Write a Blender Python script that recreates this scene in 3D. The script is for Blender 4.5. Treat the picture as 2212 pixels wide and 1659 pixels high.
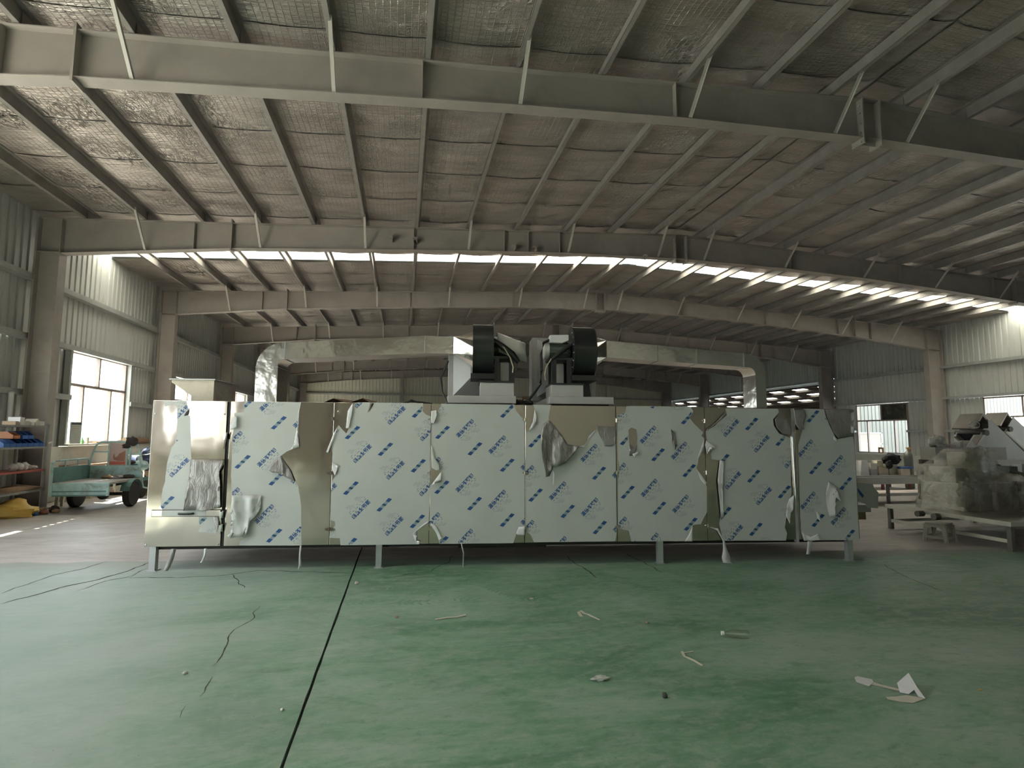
import bpy, bmesh, math, random
from mathutils import Vector, Matrix, noise
from mathutils.geometry import tessellate_polygon
random.seed(7)
PI = math.pi
for o in list(bpy.data.objects):
    bpy.data.objects.remove(o)
SC = bpy.context.scene
COL = SC.collection

# ------------------------------------------------------------------ camera
CAM_H = 1.55
F_PX = 1179.63
YAW, PITCH, ROLL = 0.1961, 0.0933, 0.0041
cam = bpy.data.cameras.new('camera')
cam.sensor_fit = 'HORIZONTAL'
cam.sensor_width = 36.0
cam.lens = 36.0 * F_PX / 2212.0
cam.clip_start = 0.05
cam.clip_end = 400
camo = bpy.data.objects.new('camera', cam)
COL.objects.link(camo)
fwd = Vector((math.sin(YAW) * math.cos(PITCH), math.cos(YAW) * math.cos(PITCH), math.sin(PITCH)))
rgt = Vector((math.cos(YAW), -math.sin(YAW), 0))
upv = rgt.cross(fwd)
c_, s_ = math.cos(ROLL), math.sin(ROLL)
rx, ry = c_ * rgt + s_ * upv, -s_ * rgt + c_ * upv
M_ = Matrix((rx, ry, -fwd)).transposed().to_4x4()
M_.translation = Vector((0, 0, CAM_H))
camo.matrix_world = M_
SC.camera = camo

# ------------------------------------------------------------------ sky, sun, exposure
SUN_DIR = Vector((0.857, -0.514, -1.48)).normalized()      # the way the light travels
W = bpy.data.worlds.new('hazy_sky')
SC.world = W
W.use_nodes = True
wn = W.node_tree.nodes
wl = W.node_tree.links
bg = wn['Background']
tc = wn.new('ShaderNodeTexCoord')
sp = wn.new('ShaderNodeSeparateXYZ')
cr = wn.new('ShaderNodeValToRGB')
cr.color_ramp.elements[0].position = 0.0
cr.color_ramp.elements[0].color = (0.93, 0.95, 0.96, 1)
cr.color_ramp.elements[1].position = 0.9
cr.color_ramp.elements[1].color = (0.62, 0.76, 0.95, 1)
wl.new(tc.outputs['Generated'], sp.inputs[0])
wl.new(sp.outputs['Z'], cr.inputs[0])
wl.new(cr.outputs[0], bg.inputs['Color'])
bg.inputs['Strength'].default_value = 2.2
sun = bpy.data.lights.new('sun', 'SUN')
sun.energy = 10.0
sun.angle = math.radians(0.8)
sun.color = (1.0, 0.93, 0.82)
suno = bpy.data.objects.new('sun', sun)
COL.objects.link(suno)
suno.rotation_euler = SUN_DIR.to_track_quat('-Z', 'Y').to_euler()
suno.location = (-30, 20, 50)
vs = SC.view_settings
vs.view_transform = 'Standard'
vs.look = 'None'
vs.gamma = 1.0
vs.use_curve_mapping = False
vs.exposure = 2.12
cy = SC.cycles
cy.use_denoising = True
cy.max_bounces = 8
cy.diffuse_bounces = 3
cy.glossy_bounces = 4
cy.transmission_bounces = 6
cy.transparent_max_bounces = 16
cy.sample_clamp_indirect = 12.0
cy.caustics_reflective = False
cy.caustics_refractive = False

# ------------------------------------------------------------------ materials
MATS = {}


class NT:
    """tiny node-tree writer"""
    def __init__(s, name):
        s.m = bpy.data.materials.new(name)
        s.m.use_nodes = True
        s.t = s.m.node_tree
        s.b = s.t.nodes['Principled BSDF']
        MATS[name] = s.m

    def n(s, typ, **kw):
        nd = s.t.nodes.new('ShaderNode' + typ)
        for k, v in kw.items():
            if hasattr(nd, k):
                setattr(nd, k, v)
            else:
                nd.inputs[k].default_value = v
        return nd

    def l(s, a, b):
        s.t.links.new(a, b)

    def coord(s, scale=(1, 1, 1), kind='Object', rot=(0, 0, 0)):
        t = s.n('TexCoord')
        mp = s.n('Mapping')
        mp.inputs['Scale'].default_value = scale
        mp.inputs['Rotation'].default_value = rot
        s.l(t.outputs[kind], mp.inputs[0])
        return mp.outputs[0]

    def noise(s, vec, scale, detail=4, rough=0.6, dist=0.0):
        nd = s.n('TexNoise')
        nd.inputs['Scale'].default_value = scale
        nd.inputs['Detail'].default_value = detail
        nd.inputs['Roughness'].default_value = rough
        nd.inputs['Distortion'].default_value = dist
        s.l(vec, nd.inputs['Vector'])
        return nd.outputs['Fac']

    def ramp(s, fac, stops, mode='LINEAR'):
        r = s.n('ValToRGB')
        e = r.color_ramp.elements
        r.color_ramp.interpolation = mode
        while len(e) < len(stops):
            e.new(0.5)
        for i, (p, c) in enumerate(stops):
            e[i].position = p
            e[i].color = (c, c, c, 1) if isinstance(c, (int, float)) else (*c, 1)
        s.l(fac, r.inputs[0])
        return r.outputs[0]

    def mix(s, fac, a, b, mode='MIX'):
        m = s.n('Mix', data_type='RGBA', blend_type=mode)
        for i, v in ((0, fac), (6, a), (7, b)):
            if isinstance(v, (int, float)):
                m.inputs[i].default_value = v
            elif isinstance(v, tuple):
                m.inputs[i].default_value = (*v, 1)
            else:
                s.l(v, m.inputs[i])
        return m.outputs[2]

    def math(s, op, a, b=0.0, c=None):
        m = s.n('Math', operation=op)
        for i, v in enumerate((a, b) if c is None else (a, b, c)):
            if isinstance(v, (int, float)):
                m.inputs[i].default_value = v
            else:
                s.l(v, m.inputs[i])
        return m.outputs[0]

    def bump(s, h, strength=0.3, dist=0.02, base=None):
        b = s.n('Bump')
        b.inputs['Strength'].default_value = strength
        b.inputs['Distance'].default_value = dist
        s.l(h, b.inputs['Height'])
        if base is not None:
            s.l(base, b.inputs['Normal'])
        s.l(b.outputs[0], s.b.inputs['Normal'])
        return b.outputs[0]

    def set(s, color=None, rough=None, metal=None, **kw):
        for k, v in (('Base Color', color), ('Roughness', rough), ('Metallic', metal), *kw.items()):
            if v is None:
                continue
            i = s.b.inputs[k]
            if isinstance(v, tuple):
                i.default_value = (*v, 1) if len(v) == 3 else v
            elif isinstance(v, (int, float)):
                i.default_value = v
            else:
                s.l(v, i)
        return s


def plain(name, color, rough=0.55, metal=0.0, var=0.12, scale=6.0, bump=0.0, dirt=None, dirt_amt=0.35, stretch=(1, 1, 1)):
    """paint / metal / plastic with a little uneven colour, optional blotchy dirt and fine relief"""
    t = NT(name)
    v = t.coord(stretch)
    n1 = t.noise(v, scale, 3, 0.65)
    lo = tuple(max(0, c * (1 - var)) for c in color)
    hi = tuple(min(1, c * (1 + var)) for c in color)
    col = t.ramp(n1, [(0.3, lo), (0.7, hi)])
    if dirt:
        n2 = t.noise(v, scale * 0.6, 5, 0.75, 0.4)
        f = t.ramp(n2, [(0.5, 0.0), (0.72, dirt_amt)])
        col = t.mix(f, col, dirt)
    t.set(col, rough, metal)
    if bump:
        t.bump(t.noise(v, scale * 6, 4), bump, 0.01)
    return t.m


plain('frame_paint', (0.385, 0.345, 0.305), 0.5, 0.0, 0.08, 1.5, dirt=(0.20, 0.18, 0.16), dirt_amt=0.35)
plain('purlin_steel', (0.335, 0.31, 0.28), 0.45, 0.1, 0.12, 3.0, dirt=(0.22, 0.19, 0.16), dirt_amt=0.5)
plain('brace_paint', (0.52, 0.49, 0.44), 0.5, 0.0, 0.08, 2.0)
plain('wall_sheet', (0.56, 0.565, 0.52), 0.5, 0.0, 0.10, 0.8, dirt=(0.28, 0.28, 0.25), dirt_amt=0.5, stretch=(1, 1, 0.22))
plain('girt_steel', (0.44, 0.45, 0.42), 0.45, 0.2, 0.10, 2.0, dirt=(0.2, 0.19, 0.17), dirt_amt=0.4)
plain('dado_plaster', (0.66, 0.64, 0.54), 0.8, 0.0, 0.06, 2.0, 0.1, dirt=(0.42, 0.40, 0.33), dirt_amt=0.5)
plain('window_frame', (0.33, 0.27, 0.24), 0.5, 0.0, 0.1, 4.0)
plain('concrete_yard', (0.62, 0.585, 0.53), 0.85, 0.0, 0.10, 0.3)
plain('outside_cladding', (0.60, 0.70, 0.68), 0.6, 0.0, 0.06, 0.5)
plain('outside_wall_shaded', (0.23, 0.225, 0.20), 0.6, 0.0, 0.04, 0.5)  # white wall, its shade put into a darker colour
plain('outside_white', (0.80, 0.79, 0.76), 0.6, 0.0, 0.04, 0.5)
plain('dark_gap', (0.02, 0.018, 0.015), 0.9)
plain('bolt_zinc', (0.6, 0.6, 0.58), 0.35, 0.8)

# foil-faced roof insulation: woven scrim squares, creases, dull patches
t = NT('foil_blanket')
v = t.coord((1, 1, 0))
br = t.n('TexBrick', offset=0.0)
br.inputs['Scale'].default_value = 1.0
br.inputs['Brick Width'].default_value = 0.085
br.inputs['Row Height'].default_value = 0.07
br.inputs['Mortar Size'].default_value = 0.007
br.inputs['Mortar Smooth'].default_value = 0.8
t.l(v, br.inputs['Vector'])
big = t.noise(v, 0.9, 3, 0.5)
scrim = t.math('MULTIPLY', br.outputs['Fac'], t.ramp(big, [(0.35, 0.1), (0.55, 1.0)]))
v2 = t.coord((0.6, 3.2, 0))
cre = t.noise(v2, 2.2, 5, 0.72, 0.0)
wv = t.noise(t.coord((2.6, 1.0, 0), rot=(0, 0, 0.5)), 3.4, 5, 0.62, 1.6)
wrk = t.ramp(wv, [(0.46, 0.0), (0.5, 1.0), (0.54, 0.0)])
wrk = t.math('MULTIPLY', wrk, t.ramp(t.noise(v, 0.7, 3), [(0.48, 0.0), (0.6, 1.0)]))
h = t.math('ADD', t.math('MULTIPLY', scrim, 0.4), t.math('MULTIPLY', cre, 1.6))
h = t.math('ADD', h, t.math('MULTIPLY', wrk, 0.55))
col = t.ramp(t.noise(t.coord((0.5, 2.0, 0)), 1.1, 4, 0.7), [(0.3, (0.48, 0.42, 0.37)), (0.6, (0.68, 0.61, 0.555)), (0.8, (0.80, 0.74, 0.685))])
col = t.mix(t.math('MULTIPLY', scrim, 0.12), col, (0.76, 0.71, 0.66))
t.set(col, 0.30, 0.75)
t.bump(h, 1.0, 0.045)

# translucent rooflight sheet
t = NT('rooflight_sheet')
for nd in list(t.t.nodes):
    if nd.type == 'BSDF_PRINCIPLED':
        t.t.nodes.remove(nd)
out = [nd for nd in t.t.nodes if nd.type == 'OUTPUT_MATERIAL'][0]
tr = t.n('BsdfTranslucent')
tr.inputs['Color'].default_value = (0.66, 0.63, 0.53, 1)
tp = t.n('BsdfTransparent')
tp.inputs['Color'].default_value = (0.9, 0.88, 0.8, 1)
mx = t.n('MixShader')
mx.inputs[0].default_value = 0.06
t.l(tr.outputs[0], mx.inputs[1])
t.l(tp.outputs[0], mx.inputs[2])
t.l(mx.outputs[0], out.inputs['Surface'])


def pane(name, tint, gloss=0.08, cloud=0.0, cloud_col=(0.8, 0.8, 0.8)):
    t = NT(name)
    for nd in list(t.t.nodes):
        if nd.type == 'BSDF_PRINCIPLED':
            t.t.nodes.remove(nd)
    out = [nd for nd in t.t.nodes if nd.type == 'OUTPUT_MATERIAL'][0]
    tp = t.n('BsdfTransparent')
    tp.inputs['Color'].default_value = (*tint, 1)
    gl = t.n('BsdfGlossy')
    gl.inputs['Roughness'].default_value = 0.05
    gl.inputs['Color'].default_value = (1, 1, 1, 1)
    mx = t.n('MixShader')
    mx.inputs[0].default_value = gloss
    t.l(tp.outputs[0], mx.inputs[1])
    t.l(gl.outputs[0], mx.inputs[2])
    res = mx.outputs[0]
    if cloud:
        df = t.n('BsdfTranslucent')
        df.inputs['Color'].default_value = (*cloud_col, 1)
        m2 = t.n('MixShader')
        m2.inputs[0].default_value = cloud
        t.l(res, m2.inputs[1])
        t.l(df.outputs[0], m2.inputs[2])
        res = m2.outputs[0]
    t.l(res, out.inputs['Surface'])


pane('window_glass', (0.93, 0.96, 0.95), 0.07)
pane('dusty_glass', (0.80, 0.80, 0.76), 0.05, 0.12)

# worn green floor coating, bare concrete beyond a ragged straight edge
t = NT('floor_coating')
v = t.coord()
sx = t.n('SeparateXYZ')
t.l(v, sx.inputs[0])
edge = t.math('ADD', sx.outputs['Y'], t.math('MULTIPLY', sx.outputs['X'], 0.113))
edge = t.math('ADD', edge, t.math('MULTIPLY', t.math('SUBTRACT', t.noise(v, 1.3, 5, 0.7), 0.5), 0.35))
bare = t.ramp(t.math('SUBTRACT', edge, 6.75), [(0.46, 0.0), (0.50, 1.0)])
bl = t.noise(t.coord((0.8, 1.6, 1)), 0.55, 5, 0.68, 0.6)
st = t.noise(t.coord((0.8, 2.4, 1)), 2.6, 6, 0.78, 0.5)
green = t.ramp(bl, [(0.36, (0.075, 0.195, 0.105)), (0.5, (0.17, 0.31, 0.195)), (0.64, (0.31, 0.42, 0.32))])
green = t.mix(t.ramp(st, [(0.47, 0.0), (0.68, 0.6)]), green, (0.36, 0.41, 0.33))
sc2 = t.noise(t.coord((1.0, 1.7, 1)), 7.0, 5, 0.8, 0.3)
green = t.mix(t.ramp(sc2, [(0.50, 0.0), (0.70, 0.5)]), green, (0.42, 0.46, 0.38))
green = t.mix(t.ramp(sc2, [(0.32, 0.45), (0.46, 0.0)]), green, (0.06, 0.16, 0.085))
green = t.mix(t.ramp(t.noise(t.coord((1.1, 2.0, 1)), 0.9, 4, 0.7, 1.0), [(0.56, 0.0), (0.66, 0.45)]), green, (0.07, 0.21, 0.10))
# left third pale grey-green: rubbed coating plus glare from the left painted in
wear_glare = t.math('ADD', t.math('MULTIPLY', sx.outputs['X'], -0.16), t.math('MULTIPLY', t.noise(v, 0.8, 4, 0.7), 0.9))
green = t.mix(t.ramp(wear_glare, [(0.42, 0.0), (0.95, 0.85)]), green, (0.35, 0.395, 0.36))
grey = t.ramp(bl, [(0.3, (0.38, 0.33, 0.29)), (0.6, (0.52, 0.47, 0.42)), (0.8, (0.62, 0.58, 0.54))])
grey = t.mix(t.ramp(st, [(0.5, 0.0), (0.72, 0.45)]), grey, (0.24, 0.21, 0.18))
dusty = t.ramp(t.math('SUBTRACT', edge, 6.75), [(0.02, 0.0), (0.40, 0.6)])
green = t.mix(dusty, green, (0.31, 0.29, 0.225))
col = t.mix(bare, green, grey)
spk = t.noise(v, 38.0, 3, 0.6)
col = t.mix(t.ramp(spk, [(0.66, 0.0), (0.74, 0.5)]), col, (0.09, 0.10, 0.08))
t.set(col, t.ramp(st, [(0.25, 0.38), (0.7, 0.60)]), 0.0)
t.bump(t.math('ADD', t.math('MULTIPLY', spk, 0.25), st), 0.12, 0.01)


# ------------------------------------------------------------------ mesh helpers
class MB:
    def __init__(s):
        s.v = []
        s.f = []

    def add(s, vs, fs, M=None):
        o = len(s.v)
        s.v += [tuple(M @ Vector(p)) if M else tuple(p) for p in vs]
        s.f += [tuple(o + i for i in f) for f in fs]
        return s

    def box(s, x0, x1, y0, y1, z0, z1, M=None):
        vs = [(x0, y0, z0), (x1, y0, z0), (x1, y1, z0), (x0, y1, z0), (x0, y0, z1), (x1, y0, z1), (x1, y1, z1), (x0, y1, z1)]
        return s.add(vs, [(0, 3, 2, 1), (4, 5, 6, 7), (0, 1, 5, 4), (1, 2, 6, 5), (2, 3, 7, 6), (3, 0, 4, 7)], M)

    def hexa(s, p8):
        return s.add(p8, [(0, 3, 2, 1), (4, 5, 6, 7), (0, 1, 5, 4), (1, 2, 6, 5), (2, 3, 7, 6), (3, 0, 4, 7)])

    def prism(s, poly, t0, t1, ax='y', M=None):
        """poly of 2D points, extruded along ax: 'y' -> poly is (x,z); 'x' -> (y,z); 'z' -> (x,y)"""
        n = len(poly)

        def P(p, t_):
            return {'y': (p[0], t_, p[1]), 'x': (t_, p[0], p[1]), 'z': (p[0], p[1], t_)}[ax]
        vs = [P(p, t0) for p in poly] + [P(p, t1) for p in poly]
        tris = [tuple(q) for q in tessellate_polygon([[Vector((p[0], p[1], 0)) for p in poly]])]
        fs = tris + [tuple(i + n for i in reversed(q)) for q in tris]
        fs += [(i, (i + 1) % n, n + (i + 1) % n, n + i) for i in range(n)]
        return s.add(vs, fs, M)

    def tube(s, path, r, n=8, cap=True, closed=False):
        pts = [Vector(p) for p in path]
        m = len(pts)
        rings = []
        up = Vector((0.13, 0.21, 0.97))
        for i, p in enumerate(pts):
            if closed:
                d = pts[(i + 1) % m] - pts[i - 1]
            else:
                d = pts[min(i + 1, m - 1)] - pts[max(i - 1, 0)]
            d.normalize()
            a = d.cross(up)
            if a.length < 1e-3:
                a = d.cross(Vector((1, 0, 0)))
            a.normalize()
            b = d.cross(a)
            rr = r[i] if isinstance(r, (list, tuple)) else r
            rings.append([p + (a * math.cos(2 * PI * k / n) + b * math.sin(2 * PI * k / n)) * rr for k in range(n)])
        o = len(s.v)
        for rg in rings:
            s.v += [tuple(q) for q in rg]
        for i in range(m if closed else m - 1):
            for k in range(n):
                a0, a1 = o + i * n + k, o + i * n + (k + 1) % n
                j = (i + 1) % m
                s.f.append((a0, a1, o + j * n + (k + 1) % n, o + j * n + k))
        if cap and not closed:
            s.f.append(tuple(o + k for k in reversed(range(n))))
            s.f.append(tuple(o + (m - 1) * n + k for k in range(n)))
        return s

    def cyl(s, p0, p1, r0, r1=None, n=16):
        return s.tube([p0, p1], [r0, r1 if r1 is not None else r0], n)

    def bar(s, p0, p1, w, h, up=(0, 0, 1)):
        """rectangular bar between two points"""
        p0, p1 = Vector(p0), Vector(p1)
        d = (p1 - p0).normalized()
        a = d.cross(Vector(up))
        if a.length < 1e-4:
            a = d.cross(Vector((1, 0, 0)))
        a.normalize()
        b = a.cross(d)
        q = []
        for p in (p0, p1):
            q += [p - a * w / 2 - b * h / 2, p + a * w / 2 - b * h / 2, p + a * w / 2 + b * h / 2, p - a * w / 2 + b * h / 2]
        return s.add(q, [(0, 3, 2, 1), (4, 5, 6, 7), (0, 1, 5, 4), (1, 2, 6, 5), (2, 3, 7, 6), (3, 0, 4, 7)])

    def lathe(s, prof, c=(0, 0, 0), n=20, axis='z', M=None):
        """prof: list of (r, t) along the axis"""
        vs, fs = [], []
        m = len(prof)
        for r, t_ in prof:
            for k in range(n):
                a = 2 * PI * k / n
                x, y = r * math.cos(a), r * math.sin(a)
                p = {'z': (x, y, t_), 'x': (t_, x, y), 'y': (x, t_, y)}[axis]
                vs.append((p[0] + c[0], p[1] + c[1], p[2] + c[2]))
        for i in range(m - 1):
            for k in range(n):
                fs.append((i * n + k, i * n + (k + 1) % n, (i + 1) * n + (k + 1) % n, (i + 1) * n + k))
        fs.append(tuple(reversed(range(n))))
        fs.append(tuple((m - 1) * n + k for k in range(n)))
        return s.add(vs, fs, M)

    def blob(s, c, r, seed=0, amp=0.25, freq=2.0, n=10, m=7, M=None):
        """lumpy ellipsoid"""
        vs, fs = [], []
        for i in range(m + 1):
            th = PI * i / m
            for k in range(n):
                ph = 2 * PI * k / n
                d = Vector((math.sin(th) * math.cos(ph), math.sin(th) * math.sin(ph), math.cos(th)))
                q = 1 + amp * noise.noise(d * freq + Vector((seed * 3.1, seed, 0)))
                vs.append((c[0] + d.x * r[0] * q, c[1] + d.y * r[1] * q, c[2] + d.z * r[2] * q))
        for i in range(m):
            for k in range(n):
                fs.append((i * n + k, (i + 1) * n + k, (i + 1) * n + (k + 1) % n, i * n + (k + 1) % n))
        return s.add(vs, fs, M)

    def mesh(s, name, smooth=False):
        me = bpy.data.meshes.new(name)
        me.from_pydata(s.v, [], s.f)
        me.validate(verbose=False)
        bm = bmesh.new()
        bm.from_mesh(me)
        bmesh.ops.remove_doubles(bm, verts=bm.verts, dist=1e-6)
        bmesh.ops.recalc_face_normals(bm, faces=bm.faces)
        bm.to_mesh(me)
        bm.free()
        if smooth:
            for p in me.polygons:
                p.use_smooth = True
            try:
                me.set_sharp_from_angle(angle=math.radians(40))
            except Exception:
                pass
        return me

    def build(s, name, mat, parent=None, smooth=False, bevel=0.0):
        me = s.mesh(name, smooth)
        me.materials.append(MATS[mat])
        o = bpy.data.objects.new(name, me)
        COL.objects.link(o)
        if parent is not None:
            o.parent = parent
        if bevel:
            md = o.modifiers.new('bevel', 'BEVEL')
            md.width = bevel
            md.segments = 2
            md.limit_method = 'ANGLE'
        return o


def tag(o, label=None, cat=None, group=None, kind=None):
    if label:
        o['label'] = label
    if cat:
        o['category'] = cat
    if group:
        o['group'] = group
    if kind:
        o['kind'] = kind
    return o


def thing(name, label, cat, loc=(0, 0, 0), rz=0.0, group=None):
    o = bpy.data.objects.new(name, None)
    o.empty_display_size = 0.2
    COL.objects.link(o)
    o.location = loc
    o.rotation_euler = (0, 0, rz)
    return tag(o, label, cat, group)


def dup(o, loc=None, parent=None):
    c = o.copy()
    COL.objects.link(c)
    c.parent = parent if parent is not None else o.parent
    if loc is not None:
        c.location = loc
    return c


def copy_tree(root, loc, rz=None, label=None, group=None):
    r = root.copy()
    COL.objects.link(r)
    r.location = loc
    if rz is not None:
        r.rotation_euler = (0, 0, rz)
    tag(r, label, None, group)
    for ch in list(root.children):
        c = dup(ch, None, r)
        for g in list(ch.children):
            dup(g, None, c)
    return r


def B(x0, x1, y0, y1, z0, z1):
    return MB().box(x0, x1, y0, y1, z0, z1)

# ================================================================== the hall
X_L, X_R, X_RIDGE = -7.19, 21.57, 7.1          # inner faces of the columns, ridge
WALL_L, WALL_R = -7.86, 22.42                  # inner faces of the wall sheets
Y1, BAY = 6.99, 6.0
Y_FRONT, Y_BACK = Y1 - 3 * BAY, Y1 + 6 * BAY   # gable walls
ZT0, SLOPE = 6.85, 0.0515


def ztop(x):
    return ZT0 - SLOPE * abs(x - X_RIDGE)


# ---- floor
floor = B(-8.3, 23.2, Y_FRONT - 0.3, Y_BACK + 0.3, -0.30, -0.02).build('floor', 'dark_gap')
tag(floor, kind='structure')
random.seed(3)
JX = -0.52
ys = [Y_FRONT - 0.3 + i * 0.16 for i in range(int((Y_BACK - Y_FRONT + 0.6) / 0.16) + 1)]
for side in (-1, 1):
    mb = MB()
    edge_ = [(JX + side * (0.006 + 0.006 * abs(noise.noise(Vector((y * 1.9, side * 5.0, 0)))) + 0.004 * random.random()), y) for y in ys]
    far = -8.3 if side < 0 else 23.2
    for i in range(len(ys) - 1):
        (xa, ya), (xb, yb) = edge_[i], edge_[i + 1]
        mb.add([(xa, ya, 0), (xb, yb, 0), (far, yb, 0), (far, ya, 0), (xa, ya, -0.03), (xb, yb, -0.03)],
               [(0, 1, 2, 3), (0, 4, 5, 1)])
    o = mb.build('floor_slab', 'floor_coating', floor)

# ---- yard around the hall
yard = B(-70, 90, -70, 110, -0.62, -0.32).build('floor', 'concrete_yard')
yard.name = 'floor_yard'
tag(yard, kind='structure')

# ---- walls: ribbed sheet panels, girts, plastered dado
def rib_panel(w, h, depth=0.028):
    """one ribbed sheet, w along X (local), h up Z, ribs toward -Y"""
    prof = []
    p = w / 4
    for k in range(4):
        x = k * p
        prof += [(x, 0), (x + p * 0.62, 0), (x + p * 0.70, -depth), (x + p * 0.92, -depth)]
    prof.append((w, 0))
    mb = MB()
    n = len(prof)
    vs = [(x, y, 0) for x, y in prof] + [(x, y, h) for x, y in prof]
    mb.add(vs, [(i, i + 1, n + i + 1, n + i) for i in range(n - 1)])
    return mb


def wall_run(parent, p0, p1, z0, z1, mat='wall_sheet', pw=0.9, flip=False):
    """fill the vertical strip from ground point p0 to p1 with ribbed sheets"""
    a, b = Vector((*p0, 0)), Vector((*p1, 0))
    L = (b - a).length
    n = max(1, round(L / pw))
    w = L / n
    d = (b - a) / L
    rz = math.atan2(d.y, d.x)
    key = (round(w, 3), round(z1 - z0, 3), mat)
    if key not in wall_run.cache:
        me = rib_panel(w, z1 - z0).mesh('sheet_panel')
        me.materials.append(MATS[mat])
        wall_run.cache[key] = me
    for i in range(n):
        o = bpy.data.objects.new('sheet_panel', wall_run.cache[key])
        COL.objects.link(o)
        o.parent = parent
        p = a + d * w * i
        o.location = (p.x, p.y, z0)
        o.rotation_euler = (0, 0, rz)


wall_run.cache = {}
YS = [Y1 + BAY * (n - 1) for n in range(-2, 8)]     # frame positions, gable to gable
EAVE = 6.36


def make_window(name, label, x, y0, y1, z0, z1, inward, cols_low, col_up, z_mid, glass, dark_panes=()):
    """window standing in a side wall at x; panes are its children"""
    fr = MB()
    t_ = 0.055
    xa, xb = (x - 0.05, x + 0.05)
    fr.box(xa, xb, y0, y1, z0, z0 + t_).box(xa, xb, y0, y1, z1 - t_, z1)
    fr.box(xa, xb, y0, y0 + t_, z0, z1).box(xa, xb, y1 - t_, y1, z0, z1)
    fr.box(xa, xb, y0, y1, z_mid - t_ * 0.6, z_mid + t_ * 0.6)
    low = [y0] + cols_low + [y1]
    upr = [y0] + col_up + [y1]
    for y in cols_low:
        fr.box(xa, xb, y - 0.03, y + 0.03, z0, z_mid)
    for y in col_up:
        fr.box(xa, xb, y - 0.03, y + 0.03, z_mid, z1)
    w = fr.build(name, 'window_frame')
    tag(w, kind='structure')
    k = 0
    for rows, za, zb in ((low, z0, z_mid), (upr, z_mid, z1)):
        for a, b in zip(rows[:-1], rows[1:]):
            B(x - 0.004, x + 0.004, a + 0.03, b - 0.03, za + 0.03, zb - 0.03).build('pane', 'dark_pane' if k in dark_panes else glass, w)
            k += 1
    B(min(x, x + inward * 0.22), max(x, x + inward * 0.22), y0 - 0.05, y1 + 0.05, z0 - 0.05, z0 - 0.002).build('window_sill', 'dado_plaster', w)
    return w


t = NT('dark_pane')
t.set(t.ramp(t.noise(t.coord((1, 1, 1)), 3.0, 8, 0.75, 0.5), [(0.45, (0.03, 0.028, 0.025)), (0.62, (0.10, 0.10, 0.07)), (0.72, (0.45, 0.42, 0.36))]), 0.5)

# left wall: windows in most bays, one unseen and added, a wide doorway in the bay beside the camera
WZ0, WZ1 = 1.30, 3.53
wall_l = MB()
for i in range(len(YS) - 1):
    ya, yb = YS[i], YS[i + 1]
    if i == 2:
        continue
    wall_l.box(WALL_L - 0.20, WALL_L + 0.10, ya, yb, 0, WZ0 - 0.06)
wall_left = wall_l.build('wall_left', 'dado_plaster')
tag(wall_left, kind='structure')
nw = 0
for i in range(len(YS) - 1):
    ya, yb = YS[i], YS[i + 1]
    w0, w1 = ya + 1.63, ya + 4.45
    if i == 2:                                            # wide doorway beside the camera
        wall_run(wall_left, (WALL_L, yb), (WALL_L, ya), 4.4, EAVE)
        wall_run(wall_left, (WALL_L, ya + 0.9), (WALL_L, ya), 0.0, 4.4)
        continue
    if i < 1:  # unseen bay kept windowless so the steel reflects plain wall
        wall_run(wall_left, (WALL_L, yb), (WALL_L, ya), WZ0 - 0.06, EAVE)
        continue
    wall_run(wall_left, (WALL_L, yb), (WALL_L, w1), WZ0 - 0.06, WZ1)
    wall_run(wall_left, (WALL_L, w0), (WALL_L, ya), WZ0 - 0.06, WZ1)
    wall_run(wall_left, (WALL_L, yb), (WALL_L, ya), WZ1, EAVE)
    nw += 1  # the unseen window behind the camera is added for a bright reflection
    make_window('window_%d' % nw, '', WALL_L, w0, w1, WZ0, WZ1, 1, [w0 + 0.75, w0 + 2.05], [w0 + 1.42], 2.72, 'window_glass')
    for z in (4.86, 3.60):
        B(WALL_L + 0.03, WALL_L + 0.20, ya + 0.02, yb - 0.02, z - 0.10, z + 0.02).build('girt', 'girt_steel', wall_left)
    for a, b in ((ya, w0), (w1, yb)):
        B(WALL_L + 0.03, WALL_L + 0.20, a + 0.02, b - 0.02, 2.33, 2.45).build('girt', 'girt_steel', wall_left)
    for yy in (w0 - 0.05, w1 + 0.05):
        B(WALL_L + 0.03, WALL_L + 0.16, yy - 0.04, yy + 0.04, WZ0, 3.5).build('window_post', 'girt_steel', wall_left)

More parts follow.
